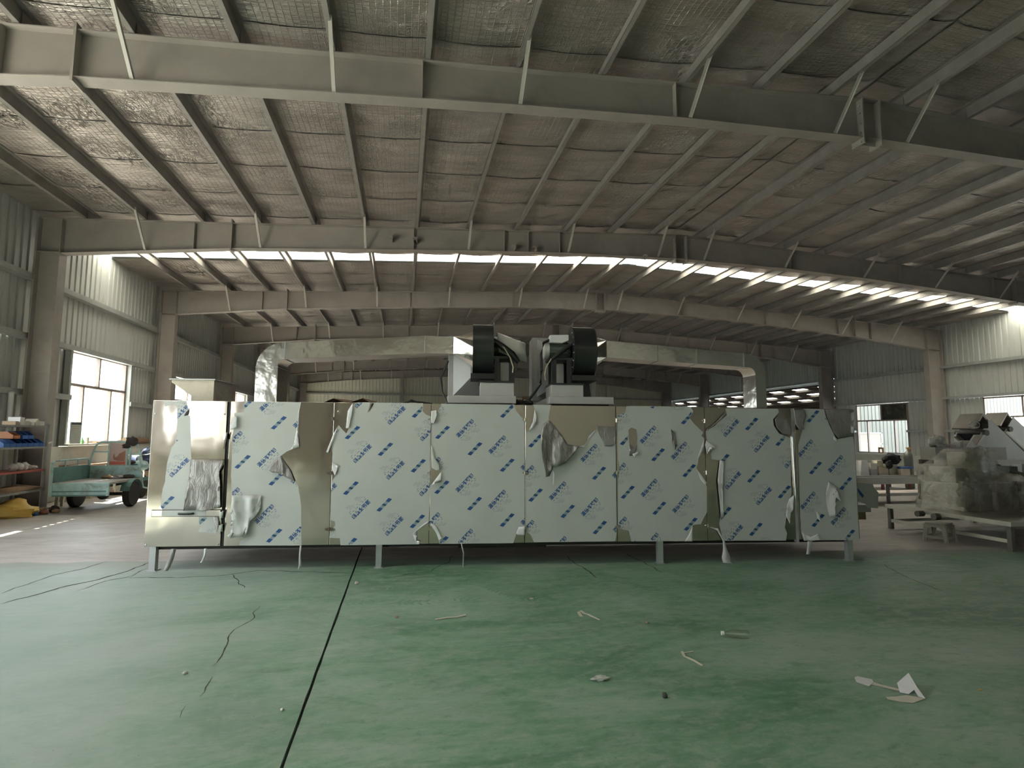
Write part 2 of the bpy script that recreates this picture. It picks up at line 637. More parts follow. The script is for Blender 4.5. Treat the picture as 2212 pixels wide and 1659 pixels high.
# right wall: closed with windows as far as the fourth frame, open to the next hall beyond it
wr = MB()
for i in range(6):
    wr.box(WALL_R - 0.05, WALL_R + 0.22, YS[i], YS[i + 1], 0, 0.70)
wall_right = wr.build('wall_right', 'dado_plaster')
tag(wall_right, kind='structure')
for i in range(6):
    ya, yb = YS[i], YS[i + 1]
    w0, w1 = (20.75, 23.60) if i == 5 else (ya + 1.63, ya + 4.45)
    if i in (0, 1, 3):
        wall_run(wall_right, (WALL_R, ya), (WALL_R, yb), 0.70, EAVE)
        continue
    wall_run(wall_right, (WALL_R, ya), (WALL_R, w0), 0.70, 3.12)
    wall_run(wall_right, (WALL_R, w1), (WALL_R, yb), 0.70, 3.12)
    wall_run(wall_right, (WALL_R, ya), (WALL_R, yb), 3.12, EAVE)
    nw += 1
    if i == 5:
        make_window('window_%d' % nw, '', WALL_R, w0, w1, 0.76, 3.10, -1, [w0 + 0.72, w1 - 0.62], [w0 + 1.42], 2.32, 'window_glass', dark_panes=(3,))
    else:
        make_window('window_%d' % nw, '', WALL_R, w0, w1, 0.76, 3.10, -1, [w0 + 0.75, w0 + 2.05], [w0 + 1.42], 2.32, 'window_glass')  # the one beside the camera is unseen, added to light the near rafter
    B(WALL_R - 0.20, WALL_R - 0.03, ya + 0.02, yb - 0.02, 4.42, 4.54).build('girt', 'girt_steel', wall_right)
    B(WALL_R - 0.20, WALL_R - 0.03, ya + 0.02, yb - 0.02, 3.12, 3.22).build('girt', 'girt_steel', wall_right)
    for a, b in ((ya, w0), (w1, yb)):
        B(WALL_R - 0.20, WALL_R - 0.03, a + 0.02, b - 0.02, 1.75, 1.85).build('girt', 'girt_steel', wall_right)
for i in range(6, 9):
    wall_run(wall_right, (WALL_R, YS[i]), (WALL_R, YS[i + 1]), 4.62, EAVE)
    B(WALL_R - 0.20, WALL_R - 0.03, YS[i] + 0.02, YS[i + 1] - 0.02, 4.52, 4.62).build('girt', 'girt_steel', wall_right)

plain('back_sheet', (0.74, 0.71, 0.58), 0.5, 0.0, 0.06, 0.8, dirt=(0.5, 0.48, 0.4), dirt_amt=0.4, stretch=(1, 1, 0.22))
# back gable
wb = B(-8.0, 22.6, Y_BACK + 0.35, Y_BACK + 0.55, 0, 1.2)
wall_back = wb.build('wall_back', 'dado_plaster')
tag(wall_back, kind='structure')
xs_ = [-7.9 + 3.033 * i for i in range(11)]
for i, (a, b) in enumerate(zip(xs_[:-1], xs_[1:])):
    zt = max(ztop(a), ztop(b), ztop(min(max(X_RIDGE, a), b))) + 0.29
    wall_run(wall_back, (a, Y_BACK + 0.35), (b, Y_BACK + 0.35), 1.2, zt, 'back_sheet')
for z in (1.9, 3.3, 4.62):
    B(-7.6, 22.2, Y_BACK + 0.15, Y_BACK + 0.32, z - 0.05, z + 0.06).build('girt', 'girt_steel', wall_back)
for x in (-0.15, 7.1, 14.3):
    B(x - 0.12, x + 0.12, Y_BACK - 0.12, Y_BACK + 0.14, 0, ztop(x) - 0.4).build('gable_post', 'frame_paint', wall_back)

for x0, x1 in ((-8.1, WALL_L + 0.02), (WALL_R - 0.02, 22.75)):
    B(x0, x1, Y_BACK - 0.05, Y_BACK + 0.42, 0, 6.4).build('corner_trim', 'wall_sheet', wall_back)
# front gable, behind the camera
wf = MB()
xs_ = [-8.0, -2.0, 2.5, 7.1, 11.7, 14.5, 22.6]
for a, b in zip(xs_[:-1], xs_[1:]):
    wf.box(a, b, Y_FRONT - 0.5, Y_FRONT - 0.35, 0, 1.0)
wall_front = wf.build('wall_front', 'dado_plaster')
tag(wall_front, kind='structure')
for a, b in zip(xs_[:-1], xs_[1:]):
    n = max(1, round((b - a) / 3.0))
    for k in range(n):
        p, q = a + (b - a) * k / n, a + (b - a) * (k + 1) / n
        wall_run(wall_front, (q, Y_FRONT - 0.35), (p, Y_FRONT - 0.35), 1.0, max(ztop(p), ztop(q), ztop(min(max(X_RIDGE, p), q))) + 0.29)

for x0, x1 in ((-8.1, WALL_L + 0.02), (WALL_R - 0.02, 22.75)):
    B(x0, x1, Y_FRONT - 0.42, Y_FRONT + 0.05, 0, 6.4).build('corner_trim', 'wall_sheet', wall_front)

# ---- ceiling: roof sheeting outside, foil blanket strips under it, purlins, rooflights seen and added
SKY0, SKY1 = 15.50, 16.28
yA, yB = Y_FRONT - 0.5, Y_BACK + 0.6
rf = MB()
LIGHTS = [(SKY0, SKY1), (SKY0 - 12, SKY1 - 12), (SKY0 - 24, SKY1 - 24)]  # first strip is seen; the other two are unseen, added for light
rows = []
y = yA
for a, b in sorted(LIGHTS):
    if a > yA and b < yB:
        rows.append((y, a))
        y = b
rows.append((y, yB))
for a, b in rows:
    for xa, xb in ((-8.4, X_RIDGE), (X_RIDGE, 23.0)):
        za, zb = ztop(xa) + 0.27, ztop(xb) + 0.27
        rf.add([(xa, a, za), (xb, a, zb), (xb, b, zb), (xa, b, za), (xa, a, za + 0.05), (xb, a, zb + 0.05), (xb, b, zb + 0.05), (xa, b, za + 0.05)],
               [(0, 3, 2, 1), (4, 5, 6, 7), (0, 1, 5, 4), (1, 2, 6, 5), (2, 3, 7, 6), (3, 0, 4, 7)])
ceiling = rf.build('ceiling', 'wall_sheet')
tag(ceiling, kind='structure')

PX = [6.44, 5.22, 4.0, 2.70, 1.47, 0.25, -0.96, -2.1, -3.26, -4.45, -5.6, -6.75]
PXR = [14.2 - x for x in PX]


def foil_strip(y0, y1, right, seed):
    """one roll width of foil blanket from eave to ridge, sagging between the purlins"""
    xs = sorted(PXR if right else PX)
    xs = ([X_RIDGE + 0.02] + xs + [22.5]) if right else ([-7.95] + xs + [X_RIDGE - 0.02])
    cols = []
    for a, b in zip(xs[:-1], xs[1:]):
        for k in range(4):
            cols.append((a + (b - a) * k / 4, math.sin(PI * k / 4) * min(1.0, (b - a) / 1.0)))
    cols.append((xs[-1], 0))
    m = 5
    mb = MB()
    vs = []
    for j in range(m + 1):
        y_ = y0 + (y1 - y0) * j / m
        lap = -0.012 * (j == 0)
        for x, s in cols:
            sag = 0.03 * s * (1 + 0.9 * noise.noise(Vector((x * 0.8, y_ * 1.1, 0.7))))
            wob = 0.012 * noise.noise(Vector((x * 2.1, y_ * 2.6, 3.3)))
            vs.append((x, y_, ztop(x) + 0.225 - sag + wob * (s > 0) + lap))
    n = len(cols)
    mb.add(vs, [(j * n + i, j * n + i + 1, (j + 1) * n + i + 1, (j + 1) * n + i) for j in range(m) for i in range(n - 1)])
    mb.build('foil_strip', 'foil_blanket', ceiling, smooth=True)


k = 0
for a, b in rows:
    n = max(1, round((b - a) / 1.25))
    for i in range(n):
        for right in (False, True):
            foil_strip(a + (b - a) * i / n, a + (b - a) * (i + 1) / n, right, k * 1.7)
            k += 1
for a, b in LIGHTS:
    if yA < a < 10:
        rfx = MB()
        rfx.add([(X_RIDGE, a, ztop(X_RIDGE) + 0.29), (23.0, a, ztop(23.0) + 0.29), (23.0, b, ztop(23.0) + 0.29), (X_RIDGE, b, ztop(X_RIDGE) + 0.29)], [(0, 1, 2, 3)])
        rfx.build('roof_sheet', 'wall_sheet', ceiling)
        foil_strip(a, b, True, a)
    if a > yA and b < yB:
        for xs in (sorted(PX), sorted(PXR)):
            if a < 10 and xs[0] > 0:
                continue
            xs = ([-7.95] + xs + [X_RIDGE - 0.25]) if xs[0] < 0 else ([X_RIDGE + 0.25] + xs + [22.5])
            for p, q in zip(xs[:-1], xs[1:]):
                if 0 < a < 10 and p > 0.2:
                    MB().add([(p, a, ztop(p) + 0.26), (q, a, ztop(q) + 0.26), (q, b, ztop(q) + 0.26), (p, b, ztop(p) + 0.26)], [(0, 1, 2, 3)]).build('roof_sheet', 'foil_blanket', ceiling)
                    continue
                mb = MB()
                zz = ztop((p + q) / 2) + 0.27
                nseg = 4
                vs = []
                for i in range(nseg * 2 + 1):
                    y_ = a + (b - a) * i / (nseg * 2)
                    dz = 0.02 * (i % 2)
                    vs += [(p, y_, ztop(p) + 0.25 + dz), (q, y_, ztop(q) + 0.25 + dz)]
                mb.add(vs, [(2 * i, 2 * i + 1, 2 * i + 3, 2 * i + 2) for i in range(nseg * 2)])
                mb.build('rooflight_panel', 'rooflight_sheet', ceiling)  # also builds the unseen strips added to light the front bays

# purlins: Z sections, one length per bay
zs = MB()
prof = [(-0.065, 0.0), (0.0, 0.0), (0.0, 0.198), (0.06, 0.198), (0.06, 0.182), (0.0, 0.182)]
L_ = BAY


def z_mesh(sgn):
    mb = MB()
    t_ = 0.006
    for (x0, x1, z0, z1) in ((-0.065, 0.0, 0.0, t_), (-t_ / 2, t_ / 2, 0.0, 0.2), (0.0, 0.065, 0.2 - t_, 0.2), (-0.065, -0.065 + t_, 0, 0.022)):
        mb.box(sgn * x0 if sgn > 0 else -x1, sgn * x1 if sgn > 0 else -x0, 0, L_, z0, z1)
    me = mb.mesh('purlin')
    me.materials.append(MATS['purlin_steel'])
    return me


PM = {1: z_mesh(1), -1: z_mesh(-1)}
for i in range(len(YS) - 1):
    for sgn, lst in ((1, PX), (-1, PXR)):
        for x in lst:
            o = bpy.data.objects.new('purlin', PM[sgn])
            COL.objects.link(o)
            o.parent = ceiling
            o.location = (x, YS[i], ztop(x) + 0.012)
            o.rotation_euler = (0, math.atan(SLOPE) * (-1 if sgn > 0 else 1), 0)
# ---- steel portal frames
BOT_L = [(-7.19, 5.36), (-3.87, 5.70), (-1.05, 5.88), (1.45, 6.03), (3.95, 6.15), (7.1, 6.21)]
BOT_R = [(10.25, 6.15), (12.75, 6.03), (15.25, 5.86), (18.07, 5.63), (21.57, 5.22)]
BOT = BOT_L + BOT_R


def zbot(x):
    for (a, za), (b, zb) in zip(BOT[:-1], BOT[1:]):
        if a <= x <= b:
            return za + (zb - za) * (x - a) / (b - a)
    return BOT[0][1] if x < BOT[0][0] else BOT[-1][1]


def make_frame(label):
    r = thing('portal_frame', label, 'steel frame', (0, 0, 0), 0, 'portal frames carrying the roof')
    for sx_, xi, xo in ((-1, X_L, -7.62), (1, X_R, 22.28)):
        mb = MB()
        lo, hi = min(xi, xo), max(xi, xo)
        zt = ztop(lo if sx_ < 0 else hi)
        mb.box(lo, hi, -0.005, 0.005, 0.02, zt)
        mb.box(lo - 0.006, lo + 0.006, -0.13, 0.13, 0.02, zt)
        mb.box(hi - 0.006, hi + 0.006, -0.13, 0.13, 0.02, zt)
        mb.box(lo, hi, -0.12, 0.12, zbot(xi) - 0.006, zbot(xi) + 0.006)
        mb.box(lo - 0.05, hi + 0.05, -0.2, 0.2, 0.0, 0.025)
        mb.build('column', 'frame_paint', r)
    # rafter web and flanges
    web = [(x, z) for x, z in BOT] + [(X_R, ztop(X_R)), (X_RIDGE, ZT0), (X_L, ztop(X_L))]
    MB().prism(web, -0.004, 0.004).build('rafter_web', 'frame_paint', r)
    mb = MB()
    for (a, za), (b, zb) in zip(BOT[:-1], BOT[1:]):
        mb.prism([(a, za - 0.012), (b, zb - 0.012), (b, zb), (a, za)], -0.105, 0.105)
    mb.build('bottom_flange', 'frame_paint', r)
    mb = MB()
    for a, b in ((X_L - 0.4, X_RIDGE), (X_RIDGE, X_R + 0.6)):
        mb.prism([(a, ztop(a) - 0.012), (b, ztop(b) - 0.012), (b, ztop(b)), (a, ztop(a))], -0.105, 0.105)
    mb.build('top_flange', 'frame_paint', r)
    for x in (-4.64, 0.15, 3.78, 10.4, 14.0, 17.3, 18.85):
        B(x - 0.005, x + 0.005, -0.10, 0.10, zbot(x), ztop(x) - 0.01).build('stiffener', 'frame_paint', r)
    for x in (-3.87, 18.07):
        B(x - 0.014, x + 0.014, -0.125, 0.125, zbot(x) - 0.07, ztop(x) + 0.07).build('splice_plate', 'frame_paint', r)
    for x in (7.1 - 0.16, 7.1 + 0.16):
        p = B(x - 0.012, x + 0.012, -0.12, 0.12, 6.10, ZT0 + 0.0).build('splice_plate', 'frame_paint', r)
        s_ = -1 if x < 7.1 else 1
        for z in (6.13, 6.28, 6.42, 6.60, 6.72):
            MB().cyl((x + s_ * 0.012, -0.07, z), (x + s_ * 0.035, -0.07, z), 0.014, n=6).build('bolt', 'bolt_zinc', p)
    for x in (X_RIDGE,):
        B(x - 0.15, x + 0.15, -0.004, 0.004, 6.12, 6.8).build('splice_web', 'frame_paint', r)
    # fly braces from the bottom flange up to the purlins
    for x in [PX[i] for i in (0, 2, 4, 6, 8, 10)] + [PXR[i] for i in (0, 2, 4, 6, 8, 10)]:
        MB().bar((x, -0.08, zbot(x) + 0.02), (x, -0.66, ztop(x) + 0.06), 0.05, 0.006, (0, 0.6, 0.8)).bar((x + 0.022, -0.08, zbot(x) + 0.02), (x + 0.022, -0.66, ztop(x) + 0.06), 0.006, 0.05, (0, 0.6, 0.8)).build('fly_brace', 'brace_paint', r)
    # purlin cleats on the top flange
    for x in PX + PXR:
        B(x + (0.01 if x < 7.1 else -0.016), x + (0.016 if x < 7.1 else -0.01), -0.08, 0.08, ztop(x), ztop(x) + 0.17).build('purlin_cleat', 'frame_paint', r)
    return r


ORD = ['steel portal frame standing in the front gable behind the camera', 'steel portal frame one bay inside the front gable', 'steel portal frame passing just overhead of the camera',
       'nearest grey steel portal frame, its rafter crossing the top of the picture', 'second grey portal frame, bracket stubs on its rafter, just before the bright rooflight strip',
       'third grey portal frame, first behind the bright rooflight strip', 'fourth grey portal frame, its rafter running right behind the two black fans',
       'fifth grey portal frame, its rafter level with the shiny ducts', 'sixth grey portal frame, seen below the shiny left duct', 'furthest grey portal frame against the back gable wall']
f0 = None
for i, y in enumerate(YS):
    if f0 is None:
        f0 = make_frame(ORD[i])
        f0.location = (0, y, 0)
    else:
        fr = copy_tree(f0, (0, y, 0), 0, ORD[i])
        if i == 4:
            for x in (2.36, 2.97):
                B(x - 0.005, x + 0.005, -0.10, 0.10, zbot(x), ztop(x) - 0.01).build('stiffener', 'frame_paint', fr)
            for x in (-0.35, 0.22, 2.62, 3.15, 6.1):
                mb = MB().prism([(x - 0.09, 6.22), (x + 0.01, 6.22), (x + 0.01, 6.12), (x - 0.01, 6.12), (x - 0.01, 6.20), (x - 0.09, 6.20)], -0.22, -0.01)
                mb.build('bracket_stub', 'frame_paint', fr)

plain('tinted_pane', (0.42, 0.36, 0.32), 0.15, 0.0, 0.1, 1.0)
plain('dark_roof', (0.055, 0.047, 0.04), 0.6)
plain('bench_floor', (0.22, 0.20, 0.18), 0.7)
# ---- next hall on the right, seen through the open bays
NX1, NY1 = WALL_R + 46, 96.0
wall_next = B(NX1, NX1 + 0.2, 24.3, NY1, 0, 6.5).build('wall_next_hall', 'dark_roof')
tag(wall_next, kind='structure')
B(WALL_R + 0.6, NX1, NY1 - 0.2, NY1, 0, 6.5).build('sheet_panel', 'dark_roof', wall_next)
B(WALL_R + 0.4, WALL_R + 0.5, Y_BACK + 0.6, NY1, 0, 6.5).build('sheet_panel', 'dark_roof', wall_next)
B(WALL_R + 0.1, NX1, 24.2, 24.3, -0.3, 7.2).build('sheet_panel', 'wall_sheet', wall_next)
wall_run(wall_next, (WALL_R + 0.15, 24.18), (WALL_R + 18.15, 24.18), -0.3, 6.2, 'outside_wall_shaded')
hx0, hx1, hz0, hz1 = 22.784, 24.323, 0.676, 1.765
for a in ((hx0, hx1, hz0, hz0 + 0.06), (hx0, hx1, hz1 - 0.06, hz1), (hx0, hx0 + 0.06, hz0, hz1), (hx1 - 0.06, hx1, hz0, hz1), (hx0, hx1, hz1 - 0.62, hz1 - 0.56), ((hx0 + hx1) / 2 - 0.03, (hx0 + hx1) / 2 + 0.03, hz0, hz1)):
    B(a[0], a[1], 24.08, 24.16, a[2], a[3]).build('window_bar', 'outside_white', wall_next)
B(hx0, hx1, 24.12, 24.14, hz0, hz1).build('pane', 'tinted_pane', wall_next)
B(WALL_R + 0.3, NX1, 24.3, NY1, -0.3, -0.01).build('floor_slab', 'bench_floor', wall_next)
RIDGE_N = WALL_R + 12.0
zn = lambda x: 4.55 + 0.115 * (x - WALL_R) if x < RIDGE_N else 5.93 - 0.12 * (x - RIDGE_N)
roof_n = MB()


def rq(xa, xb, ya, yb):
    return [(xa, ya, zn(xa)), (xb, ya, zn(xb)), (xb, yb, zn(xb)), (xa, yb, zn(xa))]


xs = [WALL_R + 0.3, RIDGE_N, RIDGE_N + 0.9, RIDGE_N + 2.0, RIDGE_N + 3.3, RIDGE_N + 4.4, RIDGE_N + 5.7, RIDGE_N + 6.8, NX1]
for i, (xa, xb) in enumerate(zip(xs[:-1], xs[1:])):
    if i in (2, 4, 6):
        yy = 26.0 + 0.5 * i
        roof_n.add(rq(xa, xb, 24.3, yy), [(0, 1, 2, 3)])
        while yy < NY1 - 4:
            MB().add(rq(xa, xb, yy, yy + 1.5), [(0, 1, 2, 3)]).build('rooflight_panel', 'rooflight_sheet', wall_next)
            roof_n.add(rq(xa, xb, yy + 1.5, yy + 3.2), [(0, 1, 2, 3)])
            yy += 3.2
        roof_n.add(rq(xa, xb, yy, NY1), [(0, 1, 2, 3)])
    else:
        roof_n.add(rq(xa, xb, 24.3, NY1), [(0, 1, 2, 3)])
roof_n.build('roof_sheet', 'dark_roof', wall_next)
for i in range(11):
    x = WALL_R + 1.4 + 2.4 * i
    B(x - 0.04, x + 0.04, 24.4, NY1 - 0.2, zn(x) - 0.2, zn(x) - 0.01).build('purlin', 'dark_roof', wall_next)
B(WALL_R + 0.1, WALL_R + 0.3, 24.6, NY1 - 0.3, zn(WALL_R) - 0.16, zn(WALL_R) + 0.06).build('gutter', 'girt_steel', wall_next)

# ---- neighbouring buildings outside the windows
nb = thing('neighbour_shed', 'pale ribbed shed outside the left windows', 'building', (-16.5, 8, -0.32))
B(-4, 0, -14, 44, 0, 4.6).build('wall', 'outside_cladding', nb)
MB().prism([(-4.2, 4.5), (0.3, 4.5), (-2, 5.6)], -14.3, 44.3).build('roof', 'outside_white', nb)
def wall_letter(ch, size, mat, parent, loc, rot):
    cu = bpy.data.curves.new('letter', 'FONT')
    cu.body = ch
    cu.size = size
    cu.resolution_u = 2
    cu.extrude = 0.01
    ob = bpy.data.objects.new('tmp', cu)
    COL.objects.link(ob)
    bpy.context.view_layer.update()
    me = bpy.data.meshes.new_from_object(ob.evaluated_get(bpy.context.evaluated_depsgraph_get()))
    bpy.data.objects.remove(ob)
    me.materials.clear()
    me.materials.append(MATS[mat])
    o = bpy.data.objects.new('letter', me)
    COL.objects.link(o)
    o.parent = parent
    o.location = loc
    o.rotation_euler = rot
    return o


wall_letter('\u4e1c', 0.9, 'outside_white', nb, (0.03, 26.7, 2.1), (PI / 2, 0, PI / 2))
nb2 = thing('lean_to', 'low lean-to with a pale ribbed roof outside the right window', 'building', (27.0, 16, -0.32))
B(0, 4, -8, 6, 0, 2.3).build('wall', 'outside_white', nb2)
for i in range(14):
    MB().add([(-0.5, -8.3 + i, 2.35), (4.6, -8.3 + i, 3.3), (4.6, -7.7 + i, 3.3), (-0.5, -7.7 + i, 2.35), (-0.5, -7.3 + i, 2.42), (4.6, -7.3 + i, 3.37)],
             [(0, 1, 2, 3), (3, 2, 5, 4)]).build('roof_sheet', 'outside_white', nb2)

# ================================================================== the tunnel dryer
t = NT('stainless')
v = t.coord((1, 1, 1))
brush = t.noise(t.coord((0.4, 0.4, 60)), 4.0, 3, 0.6)
wave = t.noise(t.coord((1.2, 1.2, 0.9)), 1.5, 2, 0.4)
t.set((0.595, 0.525, 0.465), t.ramp(brush, [(0.3, 0.10), (0.7, 0.16)]), 1.0)
t.bump(wave, 0.35, 0.05)
t = NT('duct_steel')
v = t.coord((1, 1, 1))
wave = t.noise(t.coord((1.6, 1.6, 1.6)), 2.3, 3, 0.45)
t.set((0.80, 0.765, 0.71), 0.16, 1.0)
t.bump(wave, 0.28, 0.04)
t = NT('protective_film')
v = t.coord()
t.set(t.ramp(t.noise(v, 2.0, 4), [(0.35, (0.50, 0.515, 0.485)), (0.65, (0.535, 0.55, 0.515))]), 0.38)
t.bump(t.noise(v, 9.0, 4, 0.6), 0.06, 0.01)
t = NT('film_back')
v = t.coord()
t.set(t.ramp(t.noise(v, 5.0, 5), [(0.35, (0.23, 0.215, 0.20)), (0.65, (0.34, 0.325, 0.305))]), 0.34, 0.3)
t.bump(t.noise(t.coord((2.2, 2.2, 0.9)), 7.0, 5, 0.6, 0.8), 0.5, 0.03)
plain('film_white', (0.72, 0.71, 0.70), 0.4, 0.0, 0.05, 5.0)
plain('print_blue', (0.018, 0.075, 0.23), 0.4, 0.0, 0.12, 9.0)
plain('print_teal', (0.012, 0.075, 0.13), 0.4, 0.0, 0.1, 9.0)
plain('print_pale', (0.30, 0.37, 0.41), 0.4, 0.0, 0.08, 9.0)
plain('print_faint', (0.31, 0.35, 0.38), 0.4, 0.0, 0.05, 9.0)
plain('black_paint', (0.018, 0.020, 0.020), 0.32, 0.0, 0.2, 4.0)
plain('black_rubber', (0.016, 0.015, 0.014), 0.55, 0.0, 0.2, 8.0)
plain('dark_slot', (0.030, 0.027, 0.024), 0.6, 0.3, 0.2, 3.0)
plain('galvanised', (0.47, 0.465, 0.45), 0.38, 0.25, 0.06, 4.0)
plain('leg_tube', (0.55, 0.56, 0.57), 0.3, 0.7, 0.06, 4.0)
plain('hinge_bronze', (0.16, 0.13, 0.10), 0.4, 0.6, 0.2, 20.0)
plain('chrome', (0.75, 0.73, 0.70), 0.12, 1.0, 0.04, 6.0)
plain('hopper_cream', (0.60, 0.54, 0.42), 0.6, 0.0, 0.06, 3.0, dirt=(0.33, 0.24, 0.15), dirt_amt=0.5)
plain('hopper_wood', (0.66, 0.61, 0.52), 0.6, 0.0, 0.06, 3.0, dirt=(0.40, 0.12, 0.08), dirt_amt=0.6)
plain('motor_wrap', (0.66, 0.645, 0.60), 0.35, 0.0, 0.05, 5.0)
plain('motor_green', (0.10, 0.12, 0.095), 0.4, 0.1, 0.15, 5.0)
plain('cable_black', (0.015, 0.015, 0.015), 0.45)
plain('wire_tan', (0.55, 0.47, 0.33), 0.5)
plain('cardboard', (0.23, 0.16, 0.10), 0.8, 0.0, 0.15, 4.0)

MO = (-2.77, 6.982)
M_RZ = -0.11813
dry = thing('tunnel_dryer', 'long stainless tunnel dryer on short legs, its doors half covered in torn printed film', 'dryer', (MO[0], MO[1], 0), M_RZ)
U0, U1 = -0.066, 8.457
ZB = 0.277
DEPTH = 1.55


def zt_(u):
    return 1.934 - 0.0042 * u


# body shell behind the doors
mb = MB()
mb.hexa([(U0, 0.045, ZB), (U1, 0.045, ZB), (U1, DEPTH, ZB), (U0, DEPTH, ZB), (U0, 0.045, zt_(U0) - 0.004), (U1, 0.045, zt_(U1) - 0.004), (U1, DEPTH, zt_(U1) - 0.004), (U0, DEPTH, zt_(U0) - 0.004)])
mb.build('body', 'stainless', dry)
B(U0 + 0.1, U1 - 0.1, 0.10, 0.16, ZB - 0.05, ZB).build('base_rail', 'dark_slot', dry)
B(U0 + 0.1, U1 - 0.1, DEPTH - 0.16, DEPTH - 0.10, ZB - 0.05, ZB).build('base_rail', 'dark_slot', dry)
# belly box under the middle
bx0, bx1 = 3.457, 4.556
B(bx0, bx1, 0.35, 1.2, 0.155, ZB).build('belly_box', 'dark_slot', dry)

DOORS_U = [(U0, 0.762), (0.800, 1.972), (1.976, 3.116), (3.120, 4.248), (4.252, 5.371), (5.375, 6.495), (6.499, 7.622), (7.668, U1)]
doors = []
for a, b in DOORS_U:
    mb = MB()
    mb.hexa([(a, 0.0, ZB), (b, 0.0, ZB), (b, 0.045, ZB), (a, 0.045, ZB), (a, 0.0, zt_(a)), (b, 0.0, zt_(b)), (b, 0.045, zt_(b)), (a, 0.045, zt_(a))])
    doors.append(mb.build('door', 'stainless', dry, bevel=0.004))
for a in (1.974, 3.118, 4.25, 5.373, 6.497):
    B(a - 0.004, a + 0.004, 0.012, 0.046, ZB, 1.90).build('seam_gap', 'dark_slot', dry)
# dark gap between the end cabinet and the tunnel
B(0.763, 0.799, 0.012, 0.06, ZB + 0.0, 1.925).build('gap_seal', 'dark_slot', dry)
# chrome post near the right end
pst = B(7.626, 7.664, 0.005, 0.05, ZB - 0.03, 1.90).build('post', 'galvanised', dry)
MB().cyl((7.635, -0.012, 0.74), (7.622, -0.012, 1.55), 0.012, n=10).build('pull_rod', 'chrome', pst, smooth=True)
for z in (0.72, 1.57):
    B(7.612, 7.648, -0.025, 0.006, z - 0.03, z + 0.03).build('rod_clamp', 'galvanised', pst)
# legs
for u, v_ in ((0.009, 0.04), (2.537, 0.04), (5.915, 0.04), (8.353, 0.04),
             (0.55, 1.42), (2.2, 1.42), (5.45, 1.42), (7.66, 1.42)):
    lg = B(u - 0.034, u + 0.034, v_, v_ + 0.068, 0.008, ZB).build('leg', 'leg_tube', dry)
    B(u - 0.055, u + 0.055, v_ - 0.02, v_ + 0.088, 0.0, 0.008).build('foot_plate', 'leg_tube', lg)


def hinge(u, w, k_=1.0, mat='hinge_bronze'):
    mb = MB()
    for s in (-1, 1):
        pts = [(u + s * (0.010 * k_ + 0.042 * k_ * (1 - ((k - 4) / 4.0) ** 2) ** 0.5 if abs(k - 4) < 4 else 0.010 * k_), w + 0.019 * k_ * (k - 4) / 4.0) for k in range(9)]
        mb.prism(pts if s > 0 else pts[::-1], -0.012, 0.001)
    mb.cyl((u, -0.012, w - 0.024), (u, -0.012, w + 0.024), 0.007, n=8)
    mb.build('hinge', mat, dry)


for u in (1.974, 3.118, 4.25, 5.373, 6.497):
    for w in (1.735, 1.10, 0.455):
        hinge(u, w, *((1.0, 'hinge_bronze') if u < 2.1 else (0.62, 'stainless')))
for u, w in ((U0 + 0.03, 1.78), (0.735, 1.78), (U0 + 0.02, 0.30), (0.74, 0.30), (2.03, 1.82), (2.03, 0.38)):
    MB().lathe([(0.010, 0.0), (0.010, -0.004), (0.005, -0.008)], (u, 0.0, w), 8, 'y').build('screw', 'bolt_zinc', dry, smooth=True)
# latches by the dark gap
for w in (1.52, 0.63, 0.48):
    lt = B(0.748, 0.79, -0.03, 0.0, w - 0.035, w + 0.035).build('latch', 'chrome', dry)
    MB().bar((0.79, -0.04, w + 0.05), (0.765, -0.045, w - 0.14 if w > 1 else w - 0.06), 0.018, 0.014).build('latch_lever', 'chrome', lt)
# drawer low on the end cabinet
dz0, dz1 = 0.61, 0.677
du0, du1 = -0.004, 0.766
drw = B(du0, du1, -0.006, 0.001, dz0, dz1 + 0.012).build('drawer', 'dark_slot', dry)
B(du0 + 0.012, du1 - 0.012, -0.022, -0.004, dz0 + 0.008, dz1 + 0.006).build('drawer_front', 'stainless', drw)
B(du0 + 0.12, du1 - 0.17, -0.0245, -0.021, dz0 + 0.010, dz1 + 0.004).build('film_strip', 'protective_film', drw)
uh0, uh1 = 0.303, 0.46
zh = (dz0 + dz1) / 2 + 0.004
MB().tube([(uh0, -0.022, zh), (uh0 + 0.01, -0.05, zh), (uh0 + 0.03, -0.058, zh), (uh1 - 0.03, -0.058, zh), (uh1 - 0.01, -0.05, zh), (uh1, -0.022, zh)], 0.012, 8).build('handle', 'black_paint', drw, smooth=True)


# ---------------------------------------------------------------- printed film on the doors
def text_tris(body, size, offset=0.0):
    cu = bpy.data.curves.new('txt', 'FONT')
    cu.body = body
    cu.size = size
    cu.align_x = 'CENTER'
    cu.align_y = 'CENTER'
    cu.resolution_u = 1
    cu.offset = offset
    ob = bpy.data.objects.new('txt', cu)
    COL.objects.link(ob)
    bpy.context.view_layer.update()
    dg = bpy.context.evaluated_depsgraph_get()
    me = ob.evaluated_get(dg).to_mesh()
    me.calc_loop_triangles()
    vs = [(q.co.x, q.co.y) for q in me.vertices]
    out = [[vs[i] for i in tr.vertices] for tr in me.loop_triangles]
    ob.evaluated_get(dg).to_mesh_clear()
    bpy.data.objects.remove(ob)
    bpy.data.curves.remove(cu)
    return out


def rect_tris(x0, x1, y0, y1, shear=0.0):
    a, b, c, d = (x0 + shear * y0, y0), (x1 + shear * y0, y0), (x1 + shear * y1, y1), (x0 + shear * y1, y1)
    return [[a, b, c], [a, c, d]]


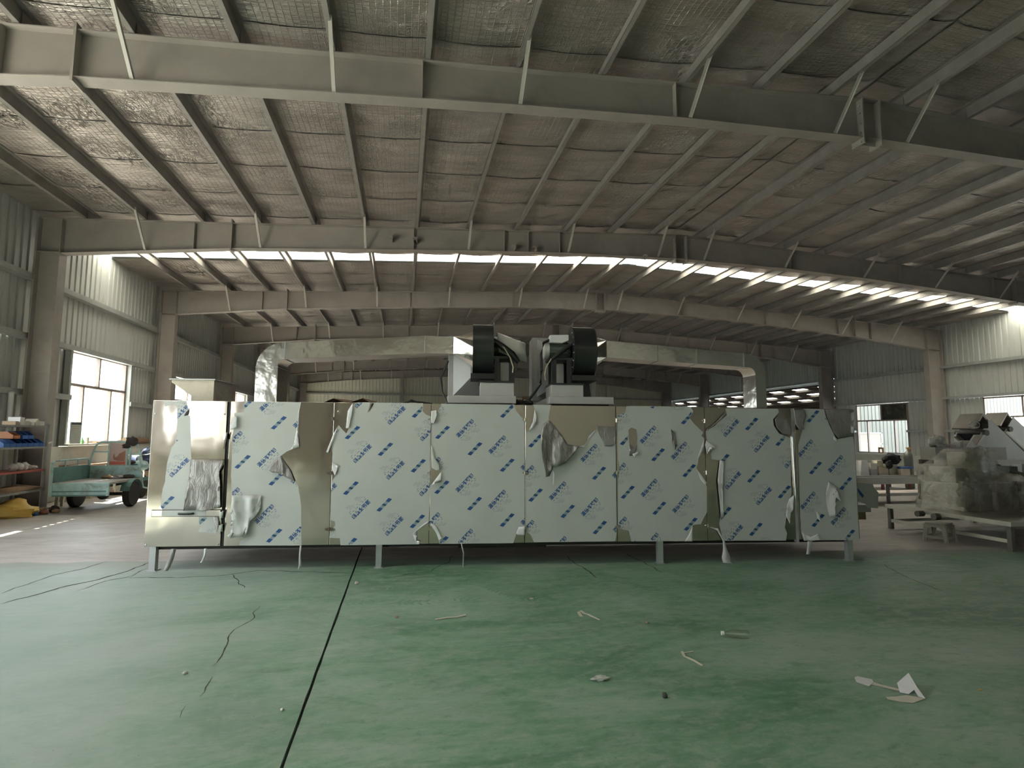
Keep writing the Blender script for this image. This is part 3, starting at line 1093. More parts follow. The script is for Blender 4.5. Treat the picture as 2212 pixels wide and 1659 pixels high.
BIG = text_tris('温信不锈钢', 0.054, 0.0019)
xs_all = [p[0] for tr in BIG for p in tr]
sc_ = 0.272 / max(0.01, max(xs_all) - min(xs_all))
BIG = [[(p[0] * sc_, p[1] * sc_ * 1.0) for p in tr] for tr in BIG]
random.seed(11)
PALE, FAINT = [], []
for x0, x1, y0 in ((-0.125, -0.095, -0.047), (-0.085, -0.055, -0.050), (-0.035, -0.012, -0.047), (0.005, 0.045, -0.047), (0.065, 0.095, -0.047), (0.112, 0.135, -0.052)):
    n = int((x1 - x0) / 0.008)
    for k in range(n):
        PALE += rect_tris(x0 + k * 0.008, x0 + k * 0.008 + 0.0055, y0, y0 + 0.006 + 0.006 * random.random())
for x0, x1, y0 in ((-0.13, -0.112, -0.068), (-0.075, -0.052, -0.066), (-0.02, 0.002, -0.070), (0.03, 0.05, -0.068), (0.095, 0.125, -0.070)):
    n = int((x1 - x0) / 0.007)
    for k in range(n):
        PALE += rect_tris(x0 + k * 0.007, x0 + k * 0.007 + 0.005, y0, y0 + 0.009 * (0.5 + 0.5 * random.random()))
for cx in (-0.08, 0.055):
    for row in range(5):
        w_ = (0.085, 0.07, 0.08, 0.05, 0.06)[row]
        n = int(w_ / 0.0065)
        for k in range(n):
            if random.random() < 0.85:
                FAINT += rect_tris(cx - w_ / 2 + 0.01 * row + k * 0.0065, cx - w_ / 2 + 0.01 * row + k * 0.0065 + 0.0048, -0.088 - row * 0.012, -0.088 - row * 0.012 + 0.0065)
# the slanted bar: blue, pale with lettering, dark, pale, blue
SH = -0.47
HB = 0.0195
BAR_B = rect_tris(-0.100, -0.050, -HB, HB, SH) + rect_tris(0.050, 0.100, -HB, HB, SH)
BAR_T = rect_tris(-0.014, 0.014, -HB, HB, SH)
BAR_P = rect_tris(-0.050, -0.014, -HB, HB, SH) + rect_tris(0.014, 0.050, -HB, HB, SH)
BAR_L = []
for cx in (-0.032, 0.032):
    for k in range(4):
        x = cx - 0.015 + 0.008 * k
        BAR_L += rect_tris(x, x + 0.0022, -0.012, 0.012, SH) + rect_tris(x, x + 0.006, -0.002 + 0.006 * (k % 2), 0.001 + 0.006 * (k % 2), SH)

LAT_A, LAT_B = (0.389, -0.194), (0.002, -0.647)
TXT_OFF = (0.27, 0.048)
ANG = math.radians(46.0)


def inside(p, loops):
    c = False
    for lp in loops:
        n = len(lp)
        j = n - 1
        for i in range(n):
            (xi, yi), (xj, yj) = lp[i], lp[j]
            if (yi > p[1]) != (yj > p[1]) and p[0] < (xj - xi) * (p[1] - yi) / (yj - yi) + xi:
                c = not c
            j = i
    return c


def place(tris, o, ang, loops):
    ca, sa = math.cos(ang), math.sin(ang)
    out = []
    for tr in tris:
        q = [(o[0] + p[0] * ca - p[1] * sa, o[1] + p[0] * sa + p[1] * ca) for p in tr]
        m = (sum(p[0] for p in q) / 3, sum(p[1] for p in q) / 3)
        if inside(m, loops) and all(inside((m[0] * 0.25 + p[0] * 0.75, m[1] * 0.25 + p[1] * 0.75), loops) for p in q):
            out.append(q)
    return out


def split(tris, lim):
    """cut long triangles so that the print ends cleanly at a torn edge"""
    out = []
    st = list(tris)
    while st:
        a, b, c = st.pop()
        e = [(math.dist(a, b), a, b, c), (math.dist(b, c), b, c, a), (math.dist(c, a), c, a, b)]
        L, p, q, r = max(e)
        if L > lim:
            m = ((p[0] + q[0]) / 2, (p[1] + q[1]) / 2)
            st += [(p, m, r), (m, q, r)]
        else:
            out.append((a, b, c))
    return out


BAR_B, BAR_T, BAR_P = split(BAR_B, 0.03), split(BAR_T, 0.03), split(BAR_P, 0.03)


def film_poly(loops, mat='protective_film', v0=-0.0015, v1=-0.0007, name='film'):
    pts = [p for lp in loops for p in lp]
    tris = tessellate_polygon([[Vector((p[0], p[1], 0)) for p in lp] for lp in loops])
    mb = MB()
    n = len(pts)
    vs = [(p[0], v0, p[1]) for p in pts] + [(p[0], v1, p[1]) for p in pts]
    fs = [tuple(q) for q in tris]
    o = 0
    for lp in loops:
        m = len(lp)
        fs += [(o + i, o + (i + 1) % m, n + o + (i + 1) % m, n + o + i) for i in range(m)]
        o += m
    mb.add(vs, fs)
    return mb.build(name, mat, dry)


def film(loops, anchor, flip, rag=0.006, seed=0):
    """torn film sheet with its repeating print; anchor is the centre of one slanted bar"""
    rl = []
    for lp in loops:
        q = []
        n = len(lp)
        for i in range(n):
            a, b = lp[i], lp[(i + 1) % n]
            L = math.dist(a, b)
            k = max(1, int(L / 0.05))
            axis = abs(a[0] - b[0]) < 0.012 or abs(a[1] - b[1]) < 0.012
            for j in range(k):
                f = j / k
                p = (a[0] + (b[0] - a[0]) * f, a[1] + (b[1] - a[1]) * f)
                r_ = 0.0015 if (axis and L > 0.3) else rag
                if j:
                    p = (p[0] + r_ * noise.noise(Vector((p[0] * 31, p[1] * 31, seed))), p[1] + r_ * noise.noise(Vector((p[0] * 31, p[1] * 31, seed + 9.7))))
                q.append(p)
        rl.append(q)
    fo = film_poly(rl)
    us = [p[0] for p in rl[0]]
    ws = [p[1] for p in rl[0]]
    acc = {'print_blue': [], 'print_teal': [], 'print_pale': [], 'print_faint': [], 'marks': []}
    s = -1 if flip else 1
    for i in range(-9, 10):
        for j in range(-5, 6):
            bx = anchor[0] + s * (i * LAT_A[0] + j * LAT_B[0])
            bz = anchor[1] + s * (i * LAT_A[1] + j * LAT_B[1])
            if not (min(us) - 0.4 < bx < max(us) + 0.4 and min(ws) - 0.4 < bz < max(ws) + 0.4):
                continue
            tx, tz = bx + s * TXT_OFF[0], bz + s * TXT_OFF[1]
            an = ANG + (PI if flip else 0)
            acc['print_blue'] += place(BIG, (tx, tz), an, rl) + place(BAR_B, (bx, bz), an, rl)
            acc['print_teal'] += place(BAR_T, (bx, bz), an, rl)
            acc['print_pale'] += place(BAR_P, (bx, bz), an, rl)
            acc['marks'] += place(PALE, (tx, tz), an, rl) + place(BAR_L, (bx, bz), an, rl)
            acc['print_faint'] += place(FAINT, (tx, tz), an, rl)
    for key, tris in acc.items():
        if not tris:
            continue
        dv = -0.0019 if key == 'marks' else -0.0017
        mb = MB()
        for tr in tris:
            mb.add([(p[0], dv, p[1]) for p in tr], [(0, 1, 2)])
        me = bpy.data.meshes.new('print')
        me.from_pydata(mb.v, [], mb.f)
        me.materials.append(MATS['print_slate' if key == 'marks' else key])
        po = bpy.data.objects.new('printed_lettering', me)
        COL.objects.link(po)
        po.parent = fo
        po['kind'] = 'stuff'
    return fo


plain('print_slate', (0.12, 0.18, 0.28), 0.4, 0.0, 0.1, 9.0)

film([[(0.051, 1.925), (0.298, 1.929), (0.322, 1.845), (0.342, 1.839), (0.321, 1.764), (0.35, 1.757), (0.374, 1.46), (0.398, 1.206), (0.4, 0.926), (0.389, 0.781), (0.363, 0.685), (0.107, 0.687), (0.086, 0.73), (0.099, 0.927), (0.12, 1.007), (0.127, 1.206), (0.149, 1.312), (0.167, 1.393), (0.205, 1.446), (0.218, 1.527), (0.209, 1.736), (0.203, 1.844), (0.164, 1.892), (0.068, 1.864)]], (0.147, 0.763), True, seed=1)
film([[(0.515, 0.606), (0.725, 0.605), (0.736, 0.555), (0.719, 0.515), (0.745, 0.469), (0.699, 0.413), (0.621, 0.431), (0.505, 0.439), (0.54, 0.504), (0.514, 0.543)]], (0.559, 0.572), True, seed=2)
film([[(0.956, 1.929), (1.597, 1.926), (1.583, 1.835), (1.58, 1.669), (1.578, 1.491), (1.6, 1.399), (1.531, 1.379), (1.466, 1.355), (1.391, 1.298), (1.433, 1.192), (1.445, 1.064), (1.56, 1.003), (1.604, 0.949), (1.644, 0.721), (1.664, 0.274), (0.97, 0.282), (0.974, 0.329), (1.075, 0.383), (1.024, 0.371), (0.861, 0.393), (0.883, 0.593), (0.877, 0.725), (0.84, 1.072), (0.841, 1.313), (0.831, 1.502), (0.85, 1.665), (0.843, 1.793), (0.948, 1.802)]], (1.352, 1.682), False, seed=3)
film([[(2.255, 1.929), (3.021, 1.927), (3.018, 1.832), (3.058, 1.79), (3.117, 1.769), (3.116, 1.261), (3.122, 0.958), (3.113, 0.522), (3.042, 0.469), (2.961, 0.416), (2.976, 0.362), (2.991, 0.273), (2.104, 0.272), (2.095, 0.351), (1.979, 0.358), (1.992, 0.451), (2.037, 0.498), (2.029, 0.544), (1.975, 0.558), (1.976, 0.719), (1.977, 0.894), (1.986, 1.015), (2.024, 1.07), (2.042, 1.138), (1.98, 1.192), (1.972, 1.424), (2.001, 1.561), (2.039, 1.658), (2.088, 1.603), (2.13, 1.562), (2.162, 1.631), (2.19, 1.825), (2.201, 1.909)]], (2.591, 1.377), True, seed=4)
film([[(3.237, 1.923), (4.114, 1.919), (4.143, 1.84), (4.243, 1.727), (4.247, 1.206), (4.248, 0.472), (4.203, 0.431), (4.148, 0.377), (4.113, 0.274), (3.243, 0.275), (3.207, 0.4), (3.126, 0.495), (3.129, 0.951), (3.169, 0.999), (3.25, 1.116), (3.229, 1.143), (3.194, 1.13), (3.141, 1.157), (3.134, 1.427), (3.13, 1.664), (3.164, 1.692), (3.197, 1.833)]], (3.648, 1.384), False, seed=5)
film([[(4.35, 1.919), (4.566, 1.92), (4.537, 1.75), (4.63, 1.615), (4.73, 1.46), (4.802, 1.417), (4.961, 1.404), (5.049, 1.546), (5.13, 1.625), (5.194, 1.504), (5.23, 1.418), (5.366, 1.447), (5.362, 0.379), (5.345, 0.282), (4.358, 0.282), (4.323, 0.362), (4.262, 0.417), (4.258, 1.206), (4.26, 1.592), (4.322, 1.607), (4.386, 1.699), (4.393, 1.785), (4.365, 1.87)]], (4.769, 0.64), False, seed=6)
film([[(5.508, 1.914), (6.319, 1.912), (6.355, 1.857), (6.308, 1.769), (6.366, 1.696), (6.424, 1.639), (6.477, 1.595), (6.452, 1.552), (6.481, 1.523), (6.462, 1.378), (6.391, 1.263), (6.38, 1.148), (6.473, 0.991), (6.501, 0.934), (6.496, 0.622), (6.437, 0.523), (6.413, 0.474), (6.309, 0.461), (6.29, 0.274), (5.54, 0.278), (5.513, 0.405), (5.38, 0.434), (5.389, 1.008), (5.409, 1.177), (5.392, 1.262), (5.394, 1.792), (5.425, 1.813), (5.492, 1.836)],
      [(5.529, 1.62), (5.562, 1.649), (5.628, 1.627), (5.641, 1.534), (5.632, 1.448), (5.588, 1.405), (5.537, 1.448)],
      [(6.076, 1.565), (6.115, 1.55), (6.128, 1.464), (6.104, 1.385), (6.084, 1.478)]], (5.895, 1.317), False, seed=7)
film([[(6.773, 1.895), (7.454, 1.894), (7.468, 1.85), (7.387, 1.761), (7.392, 1.687), (7.456, 1.585), (7.532, 1.556), (7.605, 1.527), (7.584, 0.829), (7.52, 0.6), (7.482, 0.43), (7.509, 0.358), (7.49, 0.268), (6.682, 0.274), (6.644, 0.479), (6.696, 0.691), (6.675, 0.976), (6.684, 1.249), (6.572, 1.263), (6.566, 1.321), (6.584, 1.393), (6.525, 1.436), (6.512, 1.61), (6.638, 1.683), (6.772, 1.86)]], (7.107, 1.054), True, seed=8)
film([[(7.795, 1.897), (8.068, 1.893), (8.086, 1.795), (8.184, 1.573), (8.212, 1.514), (8.436, 1.552), (8.447, 1.412), (8.443, 0.263), (7.72, 0.268), (7.691, 0.357), (7.688, 0.542), (7.696, 1.118), (7.704, 1.439), (7.767, 1.631), (7.814, 1.808)]], (7.917, 1.155), False, seed=9)


def flap(poly, mat='film_back', lift=0.03, amp=0.02, seed=0, freq=7.0, name='peeled_film', sag=0.0):
    """peeled, creased flap of film standing off the door; poly in (u, w)"""
    bm = bmesh.new()
    vs = [bm.verts.new((p[0], 0, p[1])) for p in poly]
    fc = bm.faces.new(vs)
    bmesh.ops.triangulate(bm, faces=[fc])
    for _ in range(3):
        es = [e for e in bm.edges if e.calc_length() > 0.035]
        if not es:
            break
        bmesh.ops.subdivide_edges(bm, edges=es, cuts=1)
        bmesh.ops.triangulate(bm, faces=bm.faces[:])
    wmax = max(p[1] for p in poly)
    wmin = min(p[1] for p in poly)
    for q in bm.verts:
        f = (wmax - q.co.z) / max(0.01, wmax - wmin)
        a = noise.noise(Vector((q.co.x * freq, q.co.z * freq * 0.45, seed * 7.3)))
        b = noise.noise(Vector((q.co.x * freq * 2.7, q.co.z * freq * 1.4, seed * 3.1 + 5)))
        q.co.y = -0.003 - lift * (0.25 + 0.75 * f) - amp * (a + 0.5 * b + 0.6) - sag * f * f
    bmesh.ops.recalc_face_normals(bm, faces=bm.faces[:])
    me = bpy.data.meshes.new(name)
    bm.to_mesh(me)
    bm.free()
    for p in me.polygons:
        p.use_smooth = True
    me.materials.append(MATS[mat])
    o = bpy.data.objects.new(name, me)
    COL.objects.link(o)
    o.parent = dry
    md = o.modifiers.new('thick', 'SOLIDIFY')
    md.thickness = 0.0006
    return o


flap([(0.397, 1.259), (0.765, 1.259), (0.772, 1.206), (0.726, 1.125), (0.699, 1.052), (0.742, 0.938), (0.727, 0.859), (0.744, 0.779), (0.763, 0.71), (0.697, 0.7), (0.62, 0.682), (0.478, 0.686), (0.363, 0.684), (0.394, 0.821), (0.404, 0.993)], lift=0.035, amp=0.022, seed=1)
flap([(1.391, 1.298), (1.439, 1.192), (1.438, 1.068), (1.37, 1.104), (1.317, 1.108), (1.263, 1.138), (1.287, 1.192)], lift=0.03, amp=0.012, seed=2)
flap([(1.391, 1.298), (1.515, 1.124), (1.566, 1.003), (1.438, 1.064)], lift=0.012, amp=0.004, seed=3)
flap([(1.6, 1.403), (1.529, 1.379), (1.446, 1.341), (1.505, 1.375), (1.549, 1.437), (1.569, 1.505), (1.573, 1.669), (1.588, 1.491)], 'film_white', lift=0.012, amp=0.01, seed=4)
flap([(1.591, 1.911), (1.577, 1.835), (1.576, 1.669), (1.568, 1.656), (1.571, 1.807)], 'film_white', lift=0.012, amp=0.006, seed=41)
flap([(0.877, 0.851), (1.001, 0.851), (1.204, 0.85), (1.198, 0.684), (1.143, 0.604), (1.093, 0.565), (1.073, 0.427), (1.023, 0.388), (0.894, 0.372), (0.854, 0.399), (0.941, 0.474), (0.948, 0.593), (0.877, 0.725)], 'protective_film', lift=0.03, amp=0.03, seed=5, freq=10)
flap([(0.851, 1.761), (0.892, 1.747), (0.891, 1.625), (0.833, 1.597), (0.812, 1.624), (0.836, 1.679)], 'protective_film', lift=0.02, amp=0.015, seed=6)
flap([(0.676, 0.605), (0.725, 0.605), (0.744, 0.528), (0.72, 0.509), (0.745, 0.469), (0.726, 0.437), (0.7, 0.516)], 'film_back', lift=0.015, amp=0.015, seed=7)
flap([(0.306, 1.798), (0.339, 1.836), (0.332, 1.791), (0.321, 1.76), (0.289, 1.754)], 'dark_slot', lift=0.012, amp=0.006, seed=8)
flap([(2.2, 1.92), (2.196, 1.825), (2.185, 1.742), (2.162, 1.617), (2.128, 1.624), (2.158, 1.728), (2.142, 1.825), (2.181, 1.895)], 'film_white', lift=0.02, amp=0.015, seed=9)
flap([(2.008, 1.562), (1.984, 1.479), (1.935, 1.335), (1.91, 1.342), (1.957, 1.479), (1.988, 1.561), (2.039, 1.655)], 'film_white', lift=0.015, amp=0.012, seed=10)
flap([(1.976, 1.226), (2.058, 1.185), (2.02, 1.185), (2.042, 1.138), (2.018, 1.07), (1.989, 1.138)], 'film_white', lift=0.015, amp=0.008, seed=11)
flap([(2.44, 1.922), (2.42, 1.883), (2.37, 1.806), (2.399, 1.918)], 'hinge_bronze', lift=0.008, amp=0.004, seed=12)
flap([(3.12, 1.832), (3.182, 1.847), (3.191, 1.777), (3.157, 1.685), (3.122, 1.692)], 'film_white', lift=0.02, amp=0.015, seed=13)
flap([(3.135, 0.958), (3.25, 1.116), (3.257, 1.081), (3.245, 0.999), (3.197, 0.985)], 'film_white', lift=0.015, amp=0.012, seed=14)
flap([(3.127, 1.42), (3.156, 1.372), (3.171, 1.275), (3.228, 1.206), (3.236, 1.137), (3.194, 1.127), (3.139, 1.161)], 'protective_film', lift=0.015, amp=0.012, seed=15)
flap([(3.113, 0.543), (3.054, 0.509), (2.987, 0.449), (2.927, 0.396), (2.982, 0.388), (2.974, 0.426), (3.042, 0.471), (3.113, 0.515)], 'film_white', lift=0.015, amp=0.012, seed=16)
flap([(2.934, 0.389), (2.982, 0.375), (2.97, 0.321), (3.02, 0.314), (3.011, 0.278), (2.977, 0.278)], 'film_white', lift=0.015, amp=0.012, seed=17)
flap([(3.139, 0.508), (3.192, 0.488), (3.241, 0.406), (3.276, 0.338), (3.242, 0.305), (3.207, 0.393)], 'film_white', lift=0.012, amp=0.012, seed=18)
flap([(4.175, 0.459), (4.248, 0.472), (4.248, 0.369), (4.162, 0.37), (4.148, 0.391)], 'film_white', lift=0.015, amp=0.015, seed=19)
flap([(4.53, 1.74), (4.602, 1.672), (4.688, 1.559), (4.759, 1.446), (4.903, 1.418), (4.83, 1.318), (4.729, 1.213), (4.586, 1.163), (4.543, 1.065), (4.493, 1.052), (4.486, 1.121), (4.446, 1.318), (4.432, 1.515), (4.465, 1.686)], lift=0.05, amp=0.035, seed=20, freq=8)
flap([(4.589, 1.149), (4.611, 1.093), (4.599, 0.954), (4.582, 0.954), (4.593, 1.065)], 'film_white', lift=0.03, amp=0.01, seed=21)
flap([(5.13, 1.666), (5.374, 1.659), (5.355, 1.547), (5.347, 1.44), (5.31, 1.419), (5.225, 1.421), (5.194, 1.504), (5.152, 1.604)], lift=0.006, amp=0.004, seed=22)
flap([(5.123, 1.625), (5.064, 1.546), (5.005, 1.489), (4.968, 1.404), (4.903, 1.418), (4.976, 1.432), (5.035, 1.546)], 'film_white', lift=0.012, amp=0.01, seed=23)
flap([(4.365, 1.863), (4.393, 1.785), (4.383, 1.699), (4.329, 1.614), (4.293, 1.607), (4.343, 1.713)], 'film_white', lift=0.015, amp=0.012, seed=24)
flap([(5.533, 1.448), (5.588, 1.405), (5.635, 1.448), (5.624, 1.377), (5.571, 1.305), (5.524, 1.302), (5.543, 1.376)], 'film_back', lift=0.02, amp=0.012, seed=25)
flap([(5.564, 1.327), (5.638, 1.355), (5.653, 1.341), (5.586, 1.291)], 'film_white', lift=0.03, amp=0.006, seed=26)
flap([(6.058, 1.63), (6.112, 1.586), (6.132, 1.449), (6.101, 1.37), (6.069, 1.464), (6.078, 1.55)], 'film_back', lift=0.01, amp=0.01, seed=27)
flap([(6.489, 1.53), (6.462, 1.378), (6.399, 1.277), (6.374, 1.177), (6.367, 1.206), (6.392, 1.306), (6.448, 1.436)], 'film_white', lift=0.02, amp=0.012, seed=28)
flap([(6.38, 1.134), (6.438, 1.062), (6.495, 0.977), (6.479, 0.948), (6.414, 1.02)], 'film_white', lift=0.01, amp=0.01, seed=29)
flap([(6.305, 0.454), (6.294, 0.275), (6.194, 0.276), (6.255, 0.356)], 'film_white', lift=0.015, amp=0.01, seed=30)
flap([(6.772, 1.86), (6.778, 1.808), (6.654, 1.713), (6.515, 1.61), (6.508, 1.632), (6.624, 1.712)], 'film_back', lift=0.015, amp=0.01, seed=31)
flap([(6.504, 1.494), (6.615, 1.422), (6.606, 1.393), (6.539, 1.407), (6.506, 1.321), (6.487, 1.436)], 'film_white', lift=0.015, amp=0.012, seed=32)
flap([(6.669, 1.249), (6.722, 1.246), (6.675, 0.976), (6.708, 0.691), (6.689, 0.564), (6.661, 0.536), (6.656, 0.833), (6.631, 1.005)], 'film_white', lift=0.02, amp=0.012, seed=33)
flap([(7.395, 1.758), (7.451, 1.806), (7.557, 1.762), (7.598, 1.659), (7.594, 1.556), (7.487, 1.578), (7.413, 1.658)], 'film_back', lift=0.02, amp=0.015, seed=34)
flap([(7.662, 1.881), (7.779, 1.889), (7.814, 1.808), (7.755, 1.704), (7.767, 1.631), (7.705, 1.63), (7.662, 1.704)], 'film_back', lift=0.02, amp=0.015, seed=35)
flap([(7.599, 0.829), (7.543, 0.772), (7.509, 0.686), (7.488, 0.572), (7.529, 0.472), (7.558, 0.6), (7.585, 0.629)], 'film_white', lift=0.015, amp=0.02, seed=36, freq=12)
flap([(8.075, 1.892), (8.463, 1.89), (8.448, 1.812), (8.367, 1.782), (8.302, 1.744), (8.436, 1.56), (8.228, 1.529), (8.177, 1.588), (8.108, 1.766)], 'film_back', lift=0.006, amp=0.004, seed=37)
flap([(8.167, 1.559), (8.215, 1.514), (8.21, 1.477), (8.157, 1.514)], 'film_white', lift=0.02, amp=0.01, seed=38)
flap([(8.067, 0.984), (8.156, 0.921), (8.193, 0.747), (8.097, 0.827), (8.105, 0.683), (8.117, 0.56), (8.037, 0.561), (8.014, 0.712), (8.013, 0.842)], 'film_white', lift=0.04, amp=0.02, seed=39)
flap([(7.884, 0.627), (7.929, 0.598), (7.914, 0.54), (7.934, 0.497), (7.891, 0.541)], 'film_white', lift=0.015, amp=0.012, seed=40)
flap([(7.692, 0.371), (7.795, 0.313), (7.904, 0.352), (7.923, 0.276), (7.793, 0.267), (7.702, 0.271)], 'film_white', lift=0.025, amp=0.015, seed=42)


def strip(path, wid, mat='film_white', name='hanging_strip', parent=None, twist=0.6, seed=0):
    """narrow ribbon of film hanging from the machine; path of (u, v, w)"""
    mb = MB()
    pts = [Vector(p) for p in path]
    # resample
    q = []
    for a, b in zip(pts[:-1], pts[1:]):
        for k in range(4):
            q.append(a.lerp(b, k / 4))
    q.append(pts[-1])
    vs = []
    for i, p in enumerate(q):
        f = i / (len(q) - 1)
        w_ = wid[0] + (wid[1] - wid[0]) * f if isinstance(wid, tuple) else wid
        if isinstance(wid, list):
            x = f * (len(wid) - 1)
            k = min(int(x), len(wid) - 2)
            w_ = wid[k] + (wid[k + 1] - wid[k]) * (x - k)
        an = twist * math.sin(f * 3.0 + seed)
        d = Vector((math.cos(an), math.sin(an), 0)) * w_ / 2
        vs += [p - d, p + d]
    mb.add(vs, [(2 * i, 2 * i + 1, 2 * i + 3, 2 * i + 2) for i in range(len(q) - 1)])
    o = mb.build(name, mat, parent if parent is not None else dry, smooth=True)
    md = o.modifiers.new('thick', 'SOLIDIFY')
    md.thickness = 0.0008
    return o


def P3(lst, v_):
    return [(u, v_, max(w, 0.006)) for u, w in lst]


strip(P3([(0.247, 0.249), (0.225, 0.139), (0.192, 0.049), (0.168, -0.026)], 0.02), 0.055, 'film_back', twist=0.2)
strip(P3([(0.596, 0.249), (0.59, 0.173), (0.571, 0.121), (0.551, 0.089)], 0.02), (0.03, 0.02), 'film_white', twist=0.3)
strip(P3([(1.66, 0.274), (1.654, 0.166), (1.661, 0.048), (1.643, -0.017)], -0.01), [0.018, 0.02, 0.03, 0.012], 'film_white', twist=0.5)
strip(P3([(3.499, 0.28), (3.526, 0.169), (3.524, 0.035), (3.523, -0.085)], -0.01), [0.012, 0.016, 0.014, 0.022], 'film_white', twist=0.7)
strip(P3([(6.604, 0.427), (6.687, 0.272), (6.705, 0.132), (6.716, 0.021), (6.777, -0.13)], -0.02), [0.03, 0.02, 0.05, 0.13, 0.10, 0.03], 'film_white', twist=0.25)
strip(P3([(6.523, 0.441), (6.574, 0.427), (6.618, 0.398)], -0.02), [0.02, 0.04, 0.03], 'film_white', twist=0.2)
strip(P3([(7.8, 0.256), (7.786, 0.185), (7.767, 0.098)], 0.0), (0.06, 0.05), 'film_white', twist=0.2)

# scraps lying on the roof of the dryer
def scrap(path, w_, mat, label, cat, group=None, name='film_scrap'):
    r = MB()
    pts = [Vector(p) for p in path]
    vs = []
    for i, p in enumerate(pts):
        d = Vector((0.2, 1.0, 0.25 * (-1) ** i)).normalized() * w_ / 2
        vs += [p - d, p + d]
    r.add(vs, [(2 * i, 2 * i + 1, 2 * i + 3, 2 * i + 2) for i in range(len(pts) - 1)])
    o = r.build(name, mat)
    md = o.modifiers.new('thick', 'SOLIDIFY')
    md.thickness = 0.002
    o.location = (MO[0], MO[1], 0)
    o.rotation_euler = (0, 0, M_RZ)
    return tag(o, label, cat, group)


scrap([(1.80, 0.20, 1.935), (1.95, 0.20, 1.965), (2.12, 0.22, 1.95), (2.30, 0.2, 1.97), (2.42, 0.2, 1.938)], 0.16, 'cardboard', 'brown crumpled wrapper lying on the dryer roof left of the black cable coil', 'wrapper', name='crumpled_wrapper')

# ================================================================== ducts, fans and hopper on the dryer roof
def mthing(name, label, cat, u, v_, w, group=None):
    ca, sa = math.cos(M_RZ), math.sin(M_RZ)
    return thing(name, label, cat, (MO[0] + u * ca - v_ * sa, MO[1] + u * sa + v_ * ca, w), M_RZ, group)


def duct_run(path, wv, hh, mat, parent, name, v_of):
    """rectangular duct whose centre line lies in the (u, w) plane; hh = size across the run, wv = depth"""
    mb = MB()
    n = len(path)
    rings = []
    for i, p in enumerate(path):
        a = Vector(path[max(i - 1, 0)])
        b = Vector(path[min(i + 1, n - 1)])
        d = (b - a).normalized()
        nn = Vector((-d.y, d.x))
        h_ = hh[i] if isinstance(hh, list) else hh
        v0 = v_of(p[0])
        up, dn = Vector(p) + nn * h_ / 2, Vector(p) - nn * h_ / 2
        rings.append([(up.x, v0, up.y), (up.x, v0 + wv, up.y), (dn.x, v0 + wv, dn.y), (dn.x, v0, dn.y)])
    vs = [q for r in rings for q in r]
    fs = []
    for i in range(n - 1):
        for k in range(4):
            fs.append((i * 4 + k, i * 4 + (k + 1) % 4, (i + 1) * 4 + (k + 1) % 4, (i + 1) * 4 + k))
    fs += [(0, 1, 2, 3), tuple((n - 1) * 4 + k for k in (3, 2, 1, 0))]
    mb.add(vs, fs)
    return mb.build(name, mat, parent, smooth=True)


def elbow(c, r, a0, a1, n=9):
    return [(c[0] + r * math.cos(a0 + (a1 - a0) * k / n), c[1] + r * math.sin(a0 + (a1 - a0) * k / n)) for k in range(n + 1)]


VD = 0.75
ZR = 1.925
# left duct
q0 = [(0.774, 1.981), (1.055, 1.983), (0.791, 2.382), (1.056, 2.386), (1.04, 2.755), (1.049, 2.539), (2.966, 2.884), (2.97, 2.644), (3.352, 2.878), (3.355, 2.643)]
dl = mthing('air_duct', 'shiny steel air duct with a rounded elbow rising beside the cream hopper', 'duct', 0, 0, 0, 'air ducts on the dryer')
wid_l = q0[1][0] - q0[0][0]
hl = q0[4][1] - q0[5][1]
uc = (q0[0][0] + q0[1][0]) / 2
zc = (q0[4][1] + q0[5][1]) / 2
er = 0.22
duct_run([(uc, ZR), (uc, zc - er)], 0.40, wid_l, 'duct_steel', dl, 'riser', lambda u: VD)
pts = elbow((uc + er, zc - er), er, PI, PI / 2)
hs = [wid_l + (hl - wid_l) * k / (len(pts) - 1) for k in range(len(pts))]
duct_run(pts, 0.40, hs, 'duct_steel', dl, 'elbow', lambda u: VD)
z1 = (q0[6][1] + q0[7][1]) / 2
h1 = q0[6][1] - q0[7][1]
duct_run([(uc + er, zc), (q0[6][0], z1)], 0.40, [hl, h1], 'duct_steel', dl, 'duct_length', lambda u: VD)
duct_run([(q0[6][0], z1), (q0[8][0], (q0[8][1] + q0[9][1]) / 2)], 0.40, [h1, q0[8][1] - q0[9][1]], 'duct_steel', dl, 'duct_length', lambda u: VD)
for p, ang in (((uc, zc - er), 0), ((uc + er, zc), 1), ((q0[6][0], z1), 1)):
    if ang:
        B(p[0] - 0.004, p[0] + 0.004, VD - 0.006, VD + 0.406, p[1] - hl / 2 - 0.006, p[1] + hl / 2 + 0.006).build('seam', 'galvanised', dl)
    else:
        B(p[0] - wid_l / 2 - 0.006, p[0] + wid_l / 2 + 0.006, VD - 0.006, VD + 0.406, p[1] - 0.004, p[1] + 0.004).build('seam', 'galvanised', dl)
